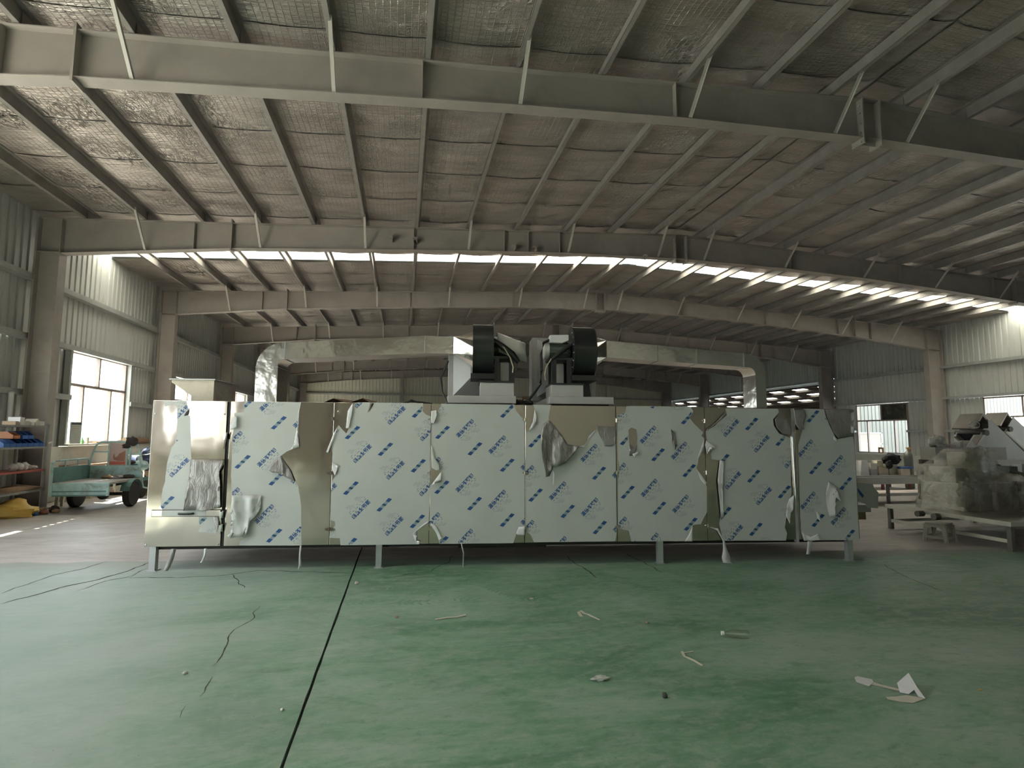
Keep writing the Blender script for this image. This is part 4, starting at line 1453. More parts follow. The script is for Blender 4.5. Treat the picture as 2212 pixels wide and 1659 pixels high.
# right duct
q1 = [(7.578, 1.951), (7.74, 1.952), (5.459, 2.858), (5.456, 2.625), (7.451, 2.708), (7.444, 2.517), (7.714, 2.475)]
dr = mthing('air_duct', 'shiny steel air duct leading right from the right fan to an elbow', 'duct', 0, 0, 0, 'air ducts on the dryer')
hr = q1[4][1] - q1[5][1]
wid_r = 0.15
uc = q1[1][0] - wid_r / 2
zc = (q1[4][1] + q1[5][1]) / 2
er = 0.20
duct_run([(uc, ZR - 0.03), (uc, zc - er)], 0.36, wid_r, 'duct_steel', dr, 'riser', lambda u: VD)
pts = elbow((uc - er, zc - er), er, 0, PI / 2)
hs = [wid_r + (hr - wid_r) * k / (len(pts) - 1) for k in range(len(pts))]
duct_run(pts, 0.36, hs, 'duct_steel', dr, 'elbow', lambda u: VD)
h2 = q1[2][1] - q1[3][1]
duct_run([(uc - er, zc), (q1[2][0], (q1[2][1] + q1[3][1]) / 2)], 0.36, [hr, h2], 'duct_steel', dr, 'duct_length', lambda u: VD)
for f in (0.02, 0.36, 0.64, 1.0):
    uu = (uc - er) * (1 - f) + q1[2][0] * f
    zz = zc * (1 - f) + (q1[2][1] + q1[3][1]) / 2 * f
    hh_ = hr * (1 - f) + h2 * f
    B(uu - 0.004, uu + 0.004, VD - 0.006, VD + 0.366, zz - hh_ / 2 - 0.006, zz + hh_ / 2 + 0.006).build('seam', 'galvanised', dr)


def make_fan(label, uL, uR, ztop_, zbot_, vc, mot, box_u, tray_u, tray_v, plinth_u, zpl, duct_u, duct_z):
    """centrifugal fan: scroll casing with its axle along the dryer, motor on side mot (+1 right, -1 left)"""
    R = (ztop_ - zbot_) / 2 * 0.98
    zc_ = (ztop_ + zbot_) / 2 + 0.01
    f = mthing('centrifugal_fan', label, 'fan', (uL + uR) / 2, vc, ZR, 'black fans on the dryer roof')
    inv = Matrix.Translation((-(uL + uR) / 2, -vc, -ZR))

    def put(mb, name, mat, parent=f, smooth=False, bevel=0.0):
        mb.v = [tuple(inv @ Vector(p)) for p in mb.v]
        return mb.build(name, mat, parent, smooth, bevel)
    # tray on the roof
    tr_ = put(MB().box(tray_u[0], tray_u[1], tray_v[0], tray_v[1], ZR + 0.012, ZR + 0.105), 'base_tray', 'galvanised', bevel=0.006)
    put(MB().box(tray_u[0] + 0.05, tray_u[1] - 0.05, tray_v[0] + 0.05, tray_v[1] - 0.02, ZR - 0.004, ZR + 0.012), 'tray_skid', 'dark_slot', tr_)
    # tall box at the back with a taper towards the scroll
    put(MB().box(box_u[0], box_u[1], vc + 0.42, vc + 0.80, ZR + 0.1, ztop_ - 0.07), 'outlet_box', 'galvanised', bevel=0.005)
    a0, a1, b0, b1 = box_u[0] + 0.07, box_u[1] - 0.07, ZR + 0.16, zc_ + 0.24
    c0, c1, d0, d1 = uL - 0.03, uR - 0.01, zbot_ - 0.0, zc_ + 0.05
    vb, vf = vc + 0.42, vc + 0.12
    put(MB().hexa([(c0, vf, d0), (c1, vf, d0), (a1, vb, b0), (a0, vb, b0), (c0, vf, d1), (c1, vf, d1), (a1, vb, b1), (a0, vb, b1)]), 'taper_hood', 'galvanised')
    # scroll
    prof = []
    n = 40
    for k in range(n + 1):
        a = -PI / 2 + 2 * PI * k / n * 0.97
        r_ = R * (0.97 + 0.05 * k / n)
        prof.append((vc + r_ * math.cos(a) * 0.98, zc_ + r_ * math.sin(a)))
    sc = put(MB().prism(prof, uL, uR, 'x'), 'scroll_casing', 'black_paint', smooth=True)
    for u in (uL - 0.006, uR):
        ring = [(vc + (p[0] - vc) * 1.035, zc_ + (p[1] - zc_) * 1.035) for p in prof]
        put(MB().prism(ring, u, u + 0.006, 'x'), 'side_plate', 'black_paint', sc)
    for k in range(7):
        a = -1.1 + PI * 1.05 + 2.2 * k / 6
        uu = uL - 0.012 if mot < 0 else uR + 0.008
        put(MB().lathe([(0.010, -0.006), (0.010, 0.004), (0.005, 0.008)], (uu, vc + R * 0.86 * math.cos(a), zc_ + R * 0.86 * math.sin(a)), 8, 'x'), 'bolt', 'bolt_zinc', sc)
    put(MB().box(uL - 0.03, uR + 0.02, vc - 0.24, vc + 0.20, zbot_ - 0.05, zbot_ + 0.02), 'outlet_flange', 'black_paint')
    # square-to-round transition from the duct
    us, ue = duct_u, (uL if mot > 0 else uR)
    rect = [(VD, duct_z[0]), (VD, duct_z[1]), (VD + 0.38, duct_z[1]), (VD + 0.38, duct_z[0])]
    mb = MB()
    m = 16
    circ = [(vc + R * 0.72 * math.cos(2 * PI * k / m + PI * 1.25), zc_ + R * 0.72 * math.sin(2 * PI * k / m + PI * 1.25)) for k in range(m)]
    order = [rect[0], rect[3], rect[2], rect[1]]
    vs = [(us, p[0], p[1]) for p in order] + [(ue, p[0], p[1]) for p in circ]
    fs = []
    for k in range(m):
        q = ((k + m // 8) // (m // 4)) % 4
        q2 = ((k + 1 + m // 8) // (m // 4)) % 4
        fs.append((q, 4 + k, 4 + (k + 1) % m))
        if q2 != q:
            fs.append((q, 4 + (k + 1) % m, q2))
    mb.add(vs, fs)
    put(mb, 'inlet_transition', 'duct_steel')
    # plinth, stand, motor
    put(MB().box(plinth_u[0], plinth_u[1], tray_v[0] + 0.06, vc + 0.1, ZR + 0.105, zpl), 'plinth', 'galvanised', bevel=0.005)
    put(MB().box(plinth_u[0] - 0.01, plinth_u[1] + 0.005, tray_v[0] + 0.05, vc + 0.12, zpl, zpl + 0.022), 'stand_base', 'black_paint')
    zm = zc_ + 0.02
    rm = 0.105
    um0 = uR if mot > 0 else uL
    um1 = um0 + mot * 0.36
    for x in (um0 + mot * 0.05, um0 + mot * 0.25):
        for y_ in (vc - 0.15, vc + 0.13):
            put(MB().box(x - 0.03, x + 0.03, y_ - 0.025, y_ + 0.025, zpl + 0.02, zm - rm - 0.03), 'stand_post', 'black_paint')
    lo, hi = sorted((um0 + mot * 0.0, um0 + mot * 0.32))
    put(MB().box(lo, hi, vc - 0.18, vc + 0.16, zm - rm - 0.045, zm - rm - 0.015), 'stand_top', 'black_paint')
    lo, hi = sorted((um0 + mot * 0.10, um0 + mot * 0.22))
    put(MB().box(lo, hi, vc - 0.05, vc + 0.02, zpl + 0.03, zm - rm - 0.08), 'control_box', 'galvanised', bevel=0.004)
    mt = put(MB().lathe([(0.03, 0.0), (rm * 0.98, 0.02), (rm, 0.05), (rm, 0.26), (rm * 0.95, 0.30), (rm * 0.95, 0.355), (rm * 0.6, 0.37), (0.02, 0.375)], (0, 0, 0), 24, 'x', Matrix.Translation((um0, vc, zm)) @ Matrix.Diagonal((mot, 1, 1, 1))), 'motor', 'motor_green', smooth=True)
    for k in range(14):
        a = 2 * PI * k / 14
        ca, sa = math.cos(a), math.sin(a)
        p = Vector((um0, vc + ca * (rm + 0.005), zm + sa * (rm + 0.005)))
        put(MB().bar(p + Vector((mot * 0.05, 0, 0)), p + Vector((mot * 0.26, 0, 0)), 0.006, 0.02, (0, ca, sa)), 'cooling_fin', 'motor_green', mt)
    for k in range(5):
        zz = zm - 0.05 + 0.025 * k
        lo, hi = sorted((um0 + mot * 0.015, um0 + mot * 0.055))
        put(MB().box(lo, hi, vc - rm - 0.012, vc - rm * 0.6, zz, zz + 0.010), 'vent_slat', 'black_paint', mt)
    put(MB().lathe([(rm * 0.8, 0.0), (rm * 1.12, 0.01), (rm * 1.12, 0.07), (rm * 0.9, 0.085), (0.03, 0.09)], (0, 0, 0), 24, 'x', Matrix.Translation((um0 + mot * 0.29, vc, zm)) @ Matrix.Diagonal((mot, 1, 1, 1))), 'fan_cowl', 'motor_wrap', mt, smooth=True)
    return f, put, (um0, zm, rm, zc_, R)


# left fan
g = {'uL': 3.616, 'uR': 3.87, 'zt': 2.998, 'zb': 2.312, 'zp': 2.201, 'p0': 3.705, 'p1': 4.129, 't0': 3.308, 't1': 4.151, 'b0': 3.276, 'b1': 4.156}
fanL, putL, iL = make_fan('left black centrifugal fan with its motor on the right, pale film wrapped over it', g['uL'], g['uR'], g['zt'], g['zb'], 0.55, 1, (g['b0'], g['b1']), (g['t0'], g['t1']), (0.10, 1.40), (g['p0'], g['p1']), g['zp'], q0[8][0], (q0[9][1], q0[8][1]))
um0, zm, rm, zc_, R = iL
# loose pale film sheet wrapped on the left motor
mb = MB()
vs = []
prof = [(-0.16, 0.10), (-0.15, -0.04), (-0.10, 0.13), (0.0, 0.15), (0.12, 0.13), (0.15, 0.0)]
sheet = [(-0.135, -0.13), (-0.15, 0.02), (-0.12, 0.12), (0.0, 0.155), (0.12, 0.12)]
for i, x in enumerate((0.06, 0.18, 0.30, 0.43)):
    for k, (dv, dz) in enumerate(sheet):
        vs.append((um0 + x + 0.02 * (k == 0), 0.55 + dv, zm + dz - 0.045 * i + 0.07 + 0.012 * noise.noise(Vector((i * 1.3, k * 1.7, 2)))))
mb.add(vs, [(i * 5 + k, i * 5 + k + 1, (i + 1) * 5 + k + 1, (i + 1) * 5 + k) for i in range(3) for k in range(4)])
o = putL(mb, 'film_wrap', 'motor_wrap', smooth=True)
md = o.modifiers.new('thick', 'SOLIDIFY')
md.thickness = 0.004
putL(MB().tube([(um0 + 0.0, 0.36, zm + 0.09), (um0 + 0.12, 0.34, zm + 0.0), (um0 + 0.25, 0.34, zm - 0.10), (um0 + 0.33, 0.36, zm - 0.20)], [0.03, 0.045, 0.045, 0.03], 8), 'cable_bundle', 'cable_black', smooth=True)
putL(MB().tube([(um0 + 0.03, 0.33, zm + 0.06), (um0 + 0.14, 0.30, zm - 0.02), (um0 + 0.22, 0.30, zm - 0.15), (um0 + 0.26, 0.31, zm - 0.27), (um0 + 0.25, 0.31, zm - 0.34)], 0.008, 6), 'loose_wire', 'wire_tan', smooth=True)
# right fan
g = {'uL': 4.917, 'uR': 5.198, 'zt': 2.987, 'zb': 2.304, 'zp': 2.182, 'p0': 4.597, 'p1': 5.006, 't0': 4.562, 't1': 5.377, 'b0': 4.449, 'b1': 5.358}
fanR, putR, iR = make_fan('right black centrifugal fan with its finned motor on the left and a white terminal box', g['uL'], g['uR'], g['zt'], g['zb'], 0.55, -1, (g['b0'], g['b1']), (g['t0'], g['t1']), (0.10, 1.40), (g['p0'], g['p1']), g['zp'], q1[2][0], (q1[3][1], q1[2][1]))
um0, zm, rm, zc_, R = iR
putR(MB().prism([(um0 - 0.05, zm + 0.19), (um0 - 0.30, zm + 0.185), (um0 - 0.30, zm + 0.085), (um0 - 0.13, zm + 0.08), (um0 - 0.05, zm + 0.115)], 0.40, 0.55), 'terminal_box', 'film_white', bevel=0.008)
putR(MB().tube([(um0 + 0.0, 0.38, zm + 0.07), (um0 - 0.10, 0.36, zm + 0.0), (um0 - 0.22, 0.36, zm - 0.09), (um0 - 0.29, 0.38, zm - 0.15)], [0.022, 0.03, 0.03, 0.02], 8), 'cable_bundle', 'cable_black', smooth=True)
putR(MB().tube([(um0 - 0.28, 0.5, zm + 0.14), (um0 - 0.38, 0.42, zm + 0.08), (um0 - 0.42, 0.38, zm - 0.08), (um0 - 0.42, 0.34, zm - 0.30), (um0 - 0.44, 0.30, zm - 0.47), (um0 - 0.50, 0.28, zm - 0.56), (um0 - 0.62, 0.28, ZR + 0.03)], 0.018, 8), 'cable', 'cable_black', smooth=True)
putR(MB().tube([(um0 - 0.29, 0.36, zm - 0.14), (um0 - 0.36, 0.33, zm - 0.25), (um0 - 0.38, 0.32, zm - 0.34), (um0 - 0.37, 0.32, zm - 0.42)], 0.007, 6), 'loose_wire', 'wire_tan', smooth=True)

# cables lying on the roof
def mobj(mb, name, mat, label, cat, group=None, smooth=True):
    o = mb.build(name, mat, None, smooth)
    o.location = (MO[0], MO[1], 0)
    o.rotation_euler = (0, 0, M_RZ)
    return tag(o, label, cat, group)


k0 = {'a': (3.288, 2.521), 'b': (3.205, 2.294), 'c': (3.225, 2.105), 'd': (3.29, 1.975), 'e': (2.743, 1.988), 'f': (3.116, 1.974)}
mobj(MB().tube([(k0['a'][0], 0.6, k0['a'][1]), (k0['b'][0], 0.5, k0['b'][1]), (k0['c'][0], 0.4, k0['c'][1]), (k0['d'][0] + 0.01, 0.3, ZR + 0.015)], 0.014, 8), 'power_cable', 'cable_black', 'black cable hanging in a curve left of the left fan', 'cable')
u0_, u1_ = k0['e'][0], k0['f'][0]
mb = MB()
for j in range(3):
    mb.tube([(u0_ + 0.02 * j, 0.28 + 0.05 * j, ZR + 0.012), (u0_ + 0.10, 0.25 + 0.05 * j, ZR + 0.035 + 0.012 * j), (u0_ + 0.22, 0.3 + 0.04 * j, ZR + 0.03 - 0.005 * j), (u1_ - 0.02 * j, 0.28 + 0.06 * j, ZR + 0.012)], 0.010, 6)
o = mobj(mb, 'cable_coil', 'cable_black', 'flat black cable coil on the dryer roof left of the left fan', 'cable')
u0_, u1_ = 4.145, 4.368
mb = MB()
for j in range(4):
    mb.blob((u0_ + (u1_ - u0_) * (j + 0.5) / 4, 0.24 + 0.03 * (j % 2), ZR + 0.035), (0.045, 0.05, 0.035), j, 0.4, 3)
mobj(mb, 'cable_heap', 'cable_black', 'dark tangle of cable lying between the two fan trays', 'cable')
bx = mobj(MB().box(4.275, 4.373, 0.5, 0.6, ZR, ZR + 0.13), 'wooden_block', 'cardboard', 'small brown wooden block standing between the two fans', 'block', smooth=False)

# feed hopper on the left end
h0 = {'tl': (-0.009, 2.189), 'tr': (0.485, 2.206), 'sl': (0.226, 2.017), 'bl': (0.23, 1.945), 'br': (0.499, 1.947)}
ht = (h0['tl'][1] + h0['tr'][1]) / 2
hd = 0.55
hop = mthing('feed_hopper', 'cream feed hopper with a slanting lip standing on the left end of the dryer', 'hopper', 0, 0, 0)
ua, ub, us_ = h0['tl'][0], h0['tr'][0], h0['sl'][0]
zs_ = h0['sl'][1]
v0, v1 = 0.25, 0.25 + 0.62
t_ = 0.012
MB().prism([(ua, ht), (ub, ht), (ub, ZR), (us_, ZR), (us_, zs_), (ua, ht - 0.03)], v0, v0 + t_).build('front_wall', 'hopper_cream', hop)
MB().prism([(ua, ht), (ub, ht), (ub, ZR), (us_, ZR), (us_, zs_), (ua, ht - 0.03)], v1 - t_, v1).build('back_wall', 'hopper_cream', hop)
B(ub - t_, ub + 0.001, v0 + t_, v1 - t_, ZR, ht).build('end_wall', 'hopper_wood', hop)
B(us_, us_ + t_, v0 + t_, v1 - t_, ZR, zs_).build('end_wall', 'hopper_cream', hop)
MB().prism([(ua, ht - 0.03), (us_, zs_ - 0.012), (us_, zs_), (ua, ht - 0.015)], v0 + t_, v1 - t_).build('slanting_plate', 'hopper_cream', hop)
for a in ((ua - 0.02, ub + 0.02, v0 - 0.02, v0 + 0.012), (ua - 0.02, ub + 0.02, v1 - 0.012, v1 + 0.02), (ub - 0.012, ub + 0.02, v0, v1), (ua - 0.02, ua + 0.012, v0, v1)):
    B(*a, ht, ht + 0.015).build('rim', 'galvanised', hop)

# ================================================================== left side: rack, cargo tricycle, window sill
plain('rack_steel', (0.33, 0.34, 0.32), 0.5, 0.2, 0.1, 4.0, dirt=(0.2, 0.15, 0.12))
plain('bin_blue', (0.045, 0.13, 0.36), 0.4, 0.0, 0.1, 4.0)
plain('bin_orange', (0.55, 0.20, 0.09), 0.45, 0.0, 0.1, 4.0)
plain('tray_red', (0.42, 0.12, 0.09), 0.5, 0.0, 0.12, 4.0)
plain('carton_cream', (0.60, 0.54, 0.43), 0.7, 0.0, 0.1, 4.0)
plain('carton_white', (0.68, 0.66, 0.62), 0.6, 0.0, 0.06, 4.0)
plain('carton_tan', (0.42, 0.30, 0.19), 0.75, 0.0, 0.12, 4.0)
plain('bag_grey', (0.45, 0.43, 0.41), 0.5, 0.0, 0.12, 5.0)
plain('bag_yellow', (0.66, 0.44, 0.10), 0.45, 0.0, 0.12, 5.0, 0.2)
plain('ink_brown', (0.25, 0.12, 0.05), 0.6)
plain('trike_teal', (0.42, 0.62, 0.59), 0.45, 0.0, 0.12, 6.0, dirt=(0.22, 0.15, 0.10), dirt_amt=0.9)
plain('trike_teal_dark', (0.13, 0.25, 0.23), 0.5, 0.0, 0.15, 4.0, dirt=(0.10, 0.09, 0.07), dirt_amt=0.7)
plain('bed_boards', (0.36, 0.33, 0.29), 0.7, 0.0, 0.15, 4.0, dirt=(0.2, 0.16, 0.12), dirt_amt=0.5)
plain('tyre', (0.022, 0.021, 0.020), 0.75, 0.0, 0.2, 20.0, 0.2)
plain('rim_dusty', (0.30, 0.26, 0.20), 0.6, 0.3, 0.15, 8.0)
plain('seat_pink', (0.60, 0.44, 0.40), 0.55, 0.0, 0.06, 4.0)
plain('print_rust', (0.38, 0.17, 0.11), 0.55, 0.0, 0.1, 4.0)
plain('print_red', (0.55, 0.14, 0.09), 0.55, 0.0, 0.1, 4.0)
plain('tarp_blue', (0.035, 0.045, 0.10), 0.35, 0.0, 0.25, 6.0, 0.3)
plain('plastic_cream', (0.62, 0.58, 0.45), 0.45, 0.0, 0.06, 4.0)
plain('board_green', (0.40, 0.43, 0.38), 0.55, 0.0, 0.06, 10.0)
plain('board_dark', (0.05, 0.06, 0.06), 0.5)
plain('bottle_green', (0.20, 0.48, 0.16), 0.3)
plain('wood_brown', (0.30, 0.19, 0.11), 0.7, 0.0, 0.15, 6.0, stretch=(1, 0.2, 1))
plain('pipe_white', (0.60, 0.60, 0.56), 0.45, 0.0, 0.06, 3.0)
plain('rag_dark', (0.05, 0.042, 0.038), 0.8, 0.0, 0.25, 6.0, 0.3)

# storage rack along the wall
RX0, RX1, RY0, RY1 = -7.52, -7.0, 10.4, 12.62
rack = thing('storage_rack', 'grey steel storage rack of four shelves along the left wall', 'rack', (RX0, RY0, 0))
LV = [0.45, 0.84, 1.29, 1.70]
for x in (RX0, RX1):
    for y in (RY0, RY1):
        B(x - RX0 - 0.02, x - RX0 + 0.02, y - RY0 - 0.02, y - RY0 + 0.02, 0, 1.74).build('post', 'rack_steel', rack)
for i, z in enumerate(LV):
    B(-0.02, RX1 - RX0 + 0.02, -0.02, RY1 - RY0 + 0.02, z - 0.035, z).build('shelf', 'tray_red' if i == 1 else 'rack_steel', rack)


def one(mb, name, mat, label, cat, group=None, smooth=False, loc=None, rz=0.0, bevel=0.0):
    o = mb.build(name, mat, None, smooth, bevel)
    if loc:
        o.location = loc
        o.rotation_euler = (0, 0, rz)
    return tag(o, label, cat, group)


random.seed(21)
# open front blue bins on the third shelf
def bin_mesh():
    mb = MB()
    w, d, h, t_ = 0.155, 0.30, 0.15, 0.008
    mb.box(-w / 2, w / 2, -d / 2, d / 2, 0, t_)
    mb.prism([(-d / 2, 0), (d / 2, 0), (d / 2, h), (-d * 0.15, h), (-d / 2, h * 0.45)], -w / 2, -w / 2 + t_, 'x')
    mb.prism([(-d / 2, 0), (d / 2, 0), (d / 2, h), (-d * 0.15, h), (-d / 2, h * 0.45)], w / 2 - t_, w / 2, 'x')
    mb.box(-w / 2, w / 2, d / 2 - t_, d / 2, 0, h)
    mb.box(-w / 2, w / 2, -d / 2, -d / 2 + t_, 0, h * 0.45)
    return mb


names = ['blue open-front parts bin nearest the far end of the third rack shelf', 'second blue parts bin from the far end of the third rack shelf', 'third blue parts bin from the far end of the third rack shelf',
         'fourth blue parts bin from the far end of the third rack shelf', 'fifth blue parts bin from the far end of the third rack shelf', 'sixth blue parts bin from the far end of the third rack shelf', 'seventh blue parts bin from the far end of the third rack shelf']
b0 = None
for i in range(7):
    y = RY1 - 0.14 - 0.162 * i
    if b0 is None:
        b0 = bin_mesh().build('parts_bin', 'bin_blue')
        o = b0
    else:
        o = dup(b0)
    o.location = (RX1 - 0.16, y, LV[2])
    o.rotation_euler = (0, 0, PI / 2)
    tag(o, names[i], 'bin', 'blue bins on the third rack shelf')
    o2 = dup(b0)
    o2.location = (RX1 - 0.16, y, LV[2] + 0.151)
    o2.rotation_euler = (0, 0, PI / 2)
    if i not in (2, 3):
        bpy.data.objects.remove(o2)
    else:
        tag(o2, ('blue parts bin stacked on top of the third bin from the rack end', 'blue parts bin stacked on top of the fourth bin from the rack end')[i - 2], 'bin', 'blue bins on the third rack shelf')
ob_ = dup(b0)
ob_.data = b0.data.copy()
ob_.data.materials[0] = MATS['bin_orange']
ob_.location = (RX1 - 0.16, RY1 - 0.86, LV[2] + 0.153)
ob_.scale = (1.15, 1.0, 0.9)
ob_.rotation_euler = (0, 0, PI / 2)
tag(ob_, 'orange plastic bin on top of the blue bins at the left picture edge', 'bin')
one(MB().bar((0, 0, 0), (0.05, 0.22, 0.07), 0.05, 0.02), 'carton_flap', 'carton_white', 'white carton strip poking out past the rack end from the blue bins', 'carton', loc=(RX1 - 0.05, RY1 - 0.06, LV[2] + 0.012))
lab = ['small white carton at the far end of the rack top', 'cream gabled carton second from the far end of the rack top', 'pale flat carton third from the far end of the rack top',
       'cream carton fourth from the far end of the rack top', 'white tilted carton fifth from the far end of the rack top', 'tan carton sixth from the far end of the rack top']
for i in range(6):
    y = RY1 - 0.10 - 0.15 * i
    h = (0.10, 0.13, 0.07, 0.09, 0.17, 0.08)[i]
    m_ = ('carton_white', 'carton_cream', 'carton_white', 'carton_cream', 'carton_white', 'carton_tan')[i]
    mb = MB()
    if i == 1:
        mb.prism([(-0.07, 0), (0.07, 0), (0.07, h * 0.5), (0, h), (-0.07, h * 0.5)], -0.10, 0.10, 'x')
    else:
        mb.box(-0.10, 0.10, -0.06, 0.06, 0, h * 0.85).box(-0.102, 0.102, -0.062, 0.0, h * 0.85, h * 0.88)
    o = one(mb, 'small_carton', m_, lab[i], 'carton', 'cartons on the rack top', loc=(RX1 - 0.14, y, LV[3]), rz=0.15 * (i % 3 - 1))
lab = ['pale paper packet at the far end of the red rack shelf', 'grey bag second from the far end of the red rack shelf', 'white bag third from the far end of the red rack shelf', 'white bag fourth from the far end of the red rack shelf',
       'grey bag fifth from the far end of the red rack shelf']
for i in range(5):
    y = RY1 - 0.14 - 0.14 * i
    h = (0.08, 0.10, 0.15, 0.15, 0.14)[i]
    mb = MB().blob((0, 0, h * 0.48), (0.08, 0.065, h * 0.52), i + 3, 0.35, 2.2, 12, 8)
    one(mb, 'packet', 'bag_grey' if i in (1, 4) else 'carton_white', lab[i], 'bag', 'packets on the red rack shelf', True, (RX1 - 0.12, y, LV[1]))
one(MB().box(-0.2, 0.2, -0.45, 0.45, 0, 0.012).add([(-0.2, -0.4, 0.012), (0.2, -0.3, 0.012), (0.2, 0.42, 0.012), (-0.2, 0.4, 0.012), (-0.2, -0.4, 0.05), (0.24, -0.3, 0.12), (0.24, 0.42, 0.05), (-0.2, 0.4, 0.10)], [(4, 5, 6, 7), (0, 1, 5, 4), (1, 2, 6, 5), (2, 3, 7, 6), (3, 0, 4, 7)]),
    'cardboard_sheet', 'carton_tan', 'brown folded cardboard lying on the lowest rack shelf', 'cardboard', loc=(RX1 - 0.22, RY1 - 0.48, LV[0]))
one(MB().cyl((0, 0, 0), (0, 0, 2.30), 0.045, n=12).lathe([(0.05, 2.30), (0.05, 2.34), (0.02, 2.37)], n=12), 'drain_pipe', 'pipe_white', 'white drain pipe standing behind the storage rack', 'pipe', smooth=True, loc=(-7.58, 12.45, 0.0))

# yellow sack and litter on the floor
sack = MB()
sack.blob((0, 0, 0.10), (0.42, 0.26, 0.19), 5, 0.55, 1.6, 22, 12)
for i, p in enumerate(sack.v):
    sack.v[i] = (p[0], p[1], max(0.0, p[2]))
sk = one(sack, 'yellow_sack', 'bag_yellow', 'crumpled yellow woven sack on the floor at the left picture edge', 'sack', smooth=True, loc=(-7.12, 11.9, 0.0), rz=0.1)
for q in range(3):
    MB().box(-0.05, 0.05, -0.272, -0.262, 0.10 + 0.045 * q, 0.125 + 0.045 * q).build('print_mark', 'ink_brown', sk).location = (-0.1 + 0.06 * q, 0.02, 0)
lit = [(-6.86, 12.25, 0.05, 'carton_white', 'white bottle lying beside the yellow sack'), (-6.78, 12.05, 0.045, 'bin_blue', 'blue scrap lying right of the yellow sack'), (-6.72, 12.2, 0.06, 'print_rust', 'dark red lump at the foot of the rack'),
       (-6.92, 12.5, 0.07, 'carton_tan', 'brown paper lump under the rack end'), (-6.7, 12.48, 0.08, 'rag_dark', 'dark rag heaped under the rack end'), (-6.98, 12.36, 0.06, 'bag_grey', 'grey lump between the sack and the rack'),
       (-6.60, 12.36, 0.05, 'wood_brown', 'brown offcut lying right of the rack foot')]
for i, (x, y, r_, m_, l_) in enumerate(lit):
    mb = MB().blob((0, 0, r_ * 0.7), (r_ * 1.4, r_, r_ * 0.8), i, 0.5, 2.2, 12, 8)
    mb.v = [(p[0], p[1], max(0, p[2])) for p in mb.v]
    one(mb, 'floor_litter', m_, l_, 'litter', 'litter by the rack', True, (x, y, 0), 0.5 * i)

# cream plastic stool by the wall
st = thing('plastic_stool', 'tall cream plastic stool left of the tricycle tailgate', 'stool', (-6.95, 13.35, 0), 0.12)
B(-0.13, 0.13, -0.13, 0.13, 0.60, 0.63).build('seat', 'plastic_cream', st, bevel=0.008)
for sx_ in (-1, 1):
    for sy_ in (-1, 1):
        MB().hexa([(sx_ * 0.13 - 0.025, sy_ * 0.13 - 0.025, 0), (sx_ * 0.13 + 0.025, sy_ * 0.13 - 0.025, 0), (sx_ * 0.13 + 0.025, sy_ * 0.13 + 0.025, 0), (sx_ * 0.13 - 0.025, sy_ * 0.13 + 0.025, 0),
                   (sx_ * 0.10 - 0.03, sy_ * 0.10 - 0.03, 0.6), (sx_ * 0.10 + 0.03, sy_ * 0.10 - 0.03, 0.6), (sx_ * 0.10 + 0.03, sy_ * 0.10 + 0.03, 0.6), (sx_ * 0.10 - 0.03, sy_ * 0.10 + 0.03, 0.6)]).build('leg', 'plastic_cream', st)
for s in (-1, 1):
    B(-0.11, 0.11, s * 0.115 - 0.008, s * 0.115 + 0.008, 0.28, 0.33).build('stretcher', 'plastic_cream', st)

# cargo tricycle
TX, TY = -6.22, 13.05
tri = thing('cargo_tricycle', 'worn teal cargo tricycle with an open bed parked by the left window', 'tricycle', (TX, TY, 0))
HW, YT, YF, ZBED = 0.515, -0.66, 0.62, 0.575


def wheel(x, y, r, w, name):
    prof = [(r * 0.60, -w / 2), (r * 0.92, -w / 2), (r, -w * 0.3), (r, w * 0.3), (r * 0.92, w / 2), (r * 0.60, w / 2)]
    o = MB().lathe(prof, (0, 0, 0), 28, 'x', Matrix.Translation((x, y, r))).build(name, 'tyre', tri, smooth=True)
    MB().lathe([(0.03, -w * 0.42), (r * 0.2, -w * 0.40), (r * 0.62, -w * 0.28), (r * 0.62, w * 0.28), (r * 0.2, w * 0.40), (0.03, w * 0.42)], (0, 0, 0), 24, 'x', Matrix.Translation((x, y, r))).build('rim', 'rim_dusty', o, smooth=True)
    return o


wheel(-0.50, 0.2, 0.27, 0.12, 'wheel')
wheel(0.53, 0.2, 0.27, 0.13, 'wheel')
wheel(0.0, 1.95, 0.27, 0.09, 'wheel')
MB().cyl((-0.5, 0.2, 0.27), (0.5, 0.2, 0.27), 0.035, n=10).blob((0, 0.2, 0.27), (0.12, 0.12, 0.12), 1, 0.05).build('axle', 'rag_dark', tri, smooth=True)
B(-HW, HW, YT, YF, ZBED - 0.04, ZBED).build('bed_floor', 'bed_boards', tri)
for x in (-0.3, 0.3):
    B(x - 0.025, x + 0.025, YT, YF + 0.9, ZBED - 0.12, ZBED - 0.04).build('chassis_rail', 'trike_teal_dark', tri)
# tailgate hanging down
tg = B(-HW, HW, YT - 0.03, YT - 0.01, ZBED - 0.26, ZBED).build('tailgate', 'trike_teal', tri)
for z0, z1 in ((ZBED - 0.26, ZBED - 0.235), (ZBED - 0.175, ZBED - 0.155), (ZBED - 0.03, ZBED)):
    B(-HW, HW, YT - 0.045, YT - 0.03, z0, z1).build('tailgate_rib', 'trike_teal_dark' if 0.3 < z0 < 0.5 else 'trike_teal', tg)
for x in (-HW, HW - 0.045):
    B(x, x + 0.045, YT - 0.05, YT - 0.03, ZBED - 0.26, ZBED).build('tailgate_rib', 'trike_teal', tg)
B(HW + 0.06, HW + 0.09, YT - 0.02, YT + 0.02, ZBED - 0.14, ZBED - 0.03).build('tail_lamp', 'plastic_cream', tri)
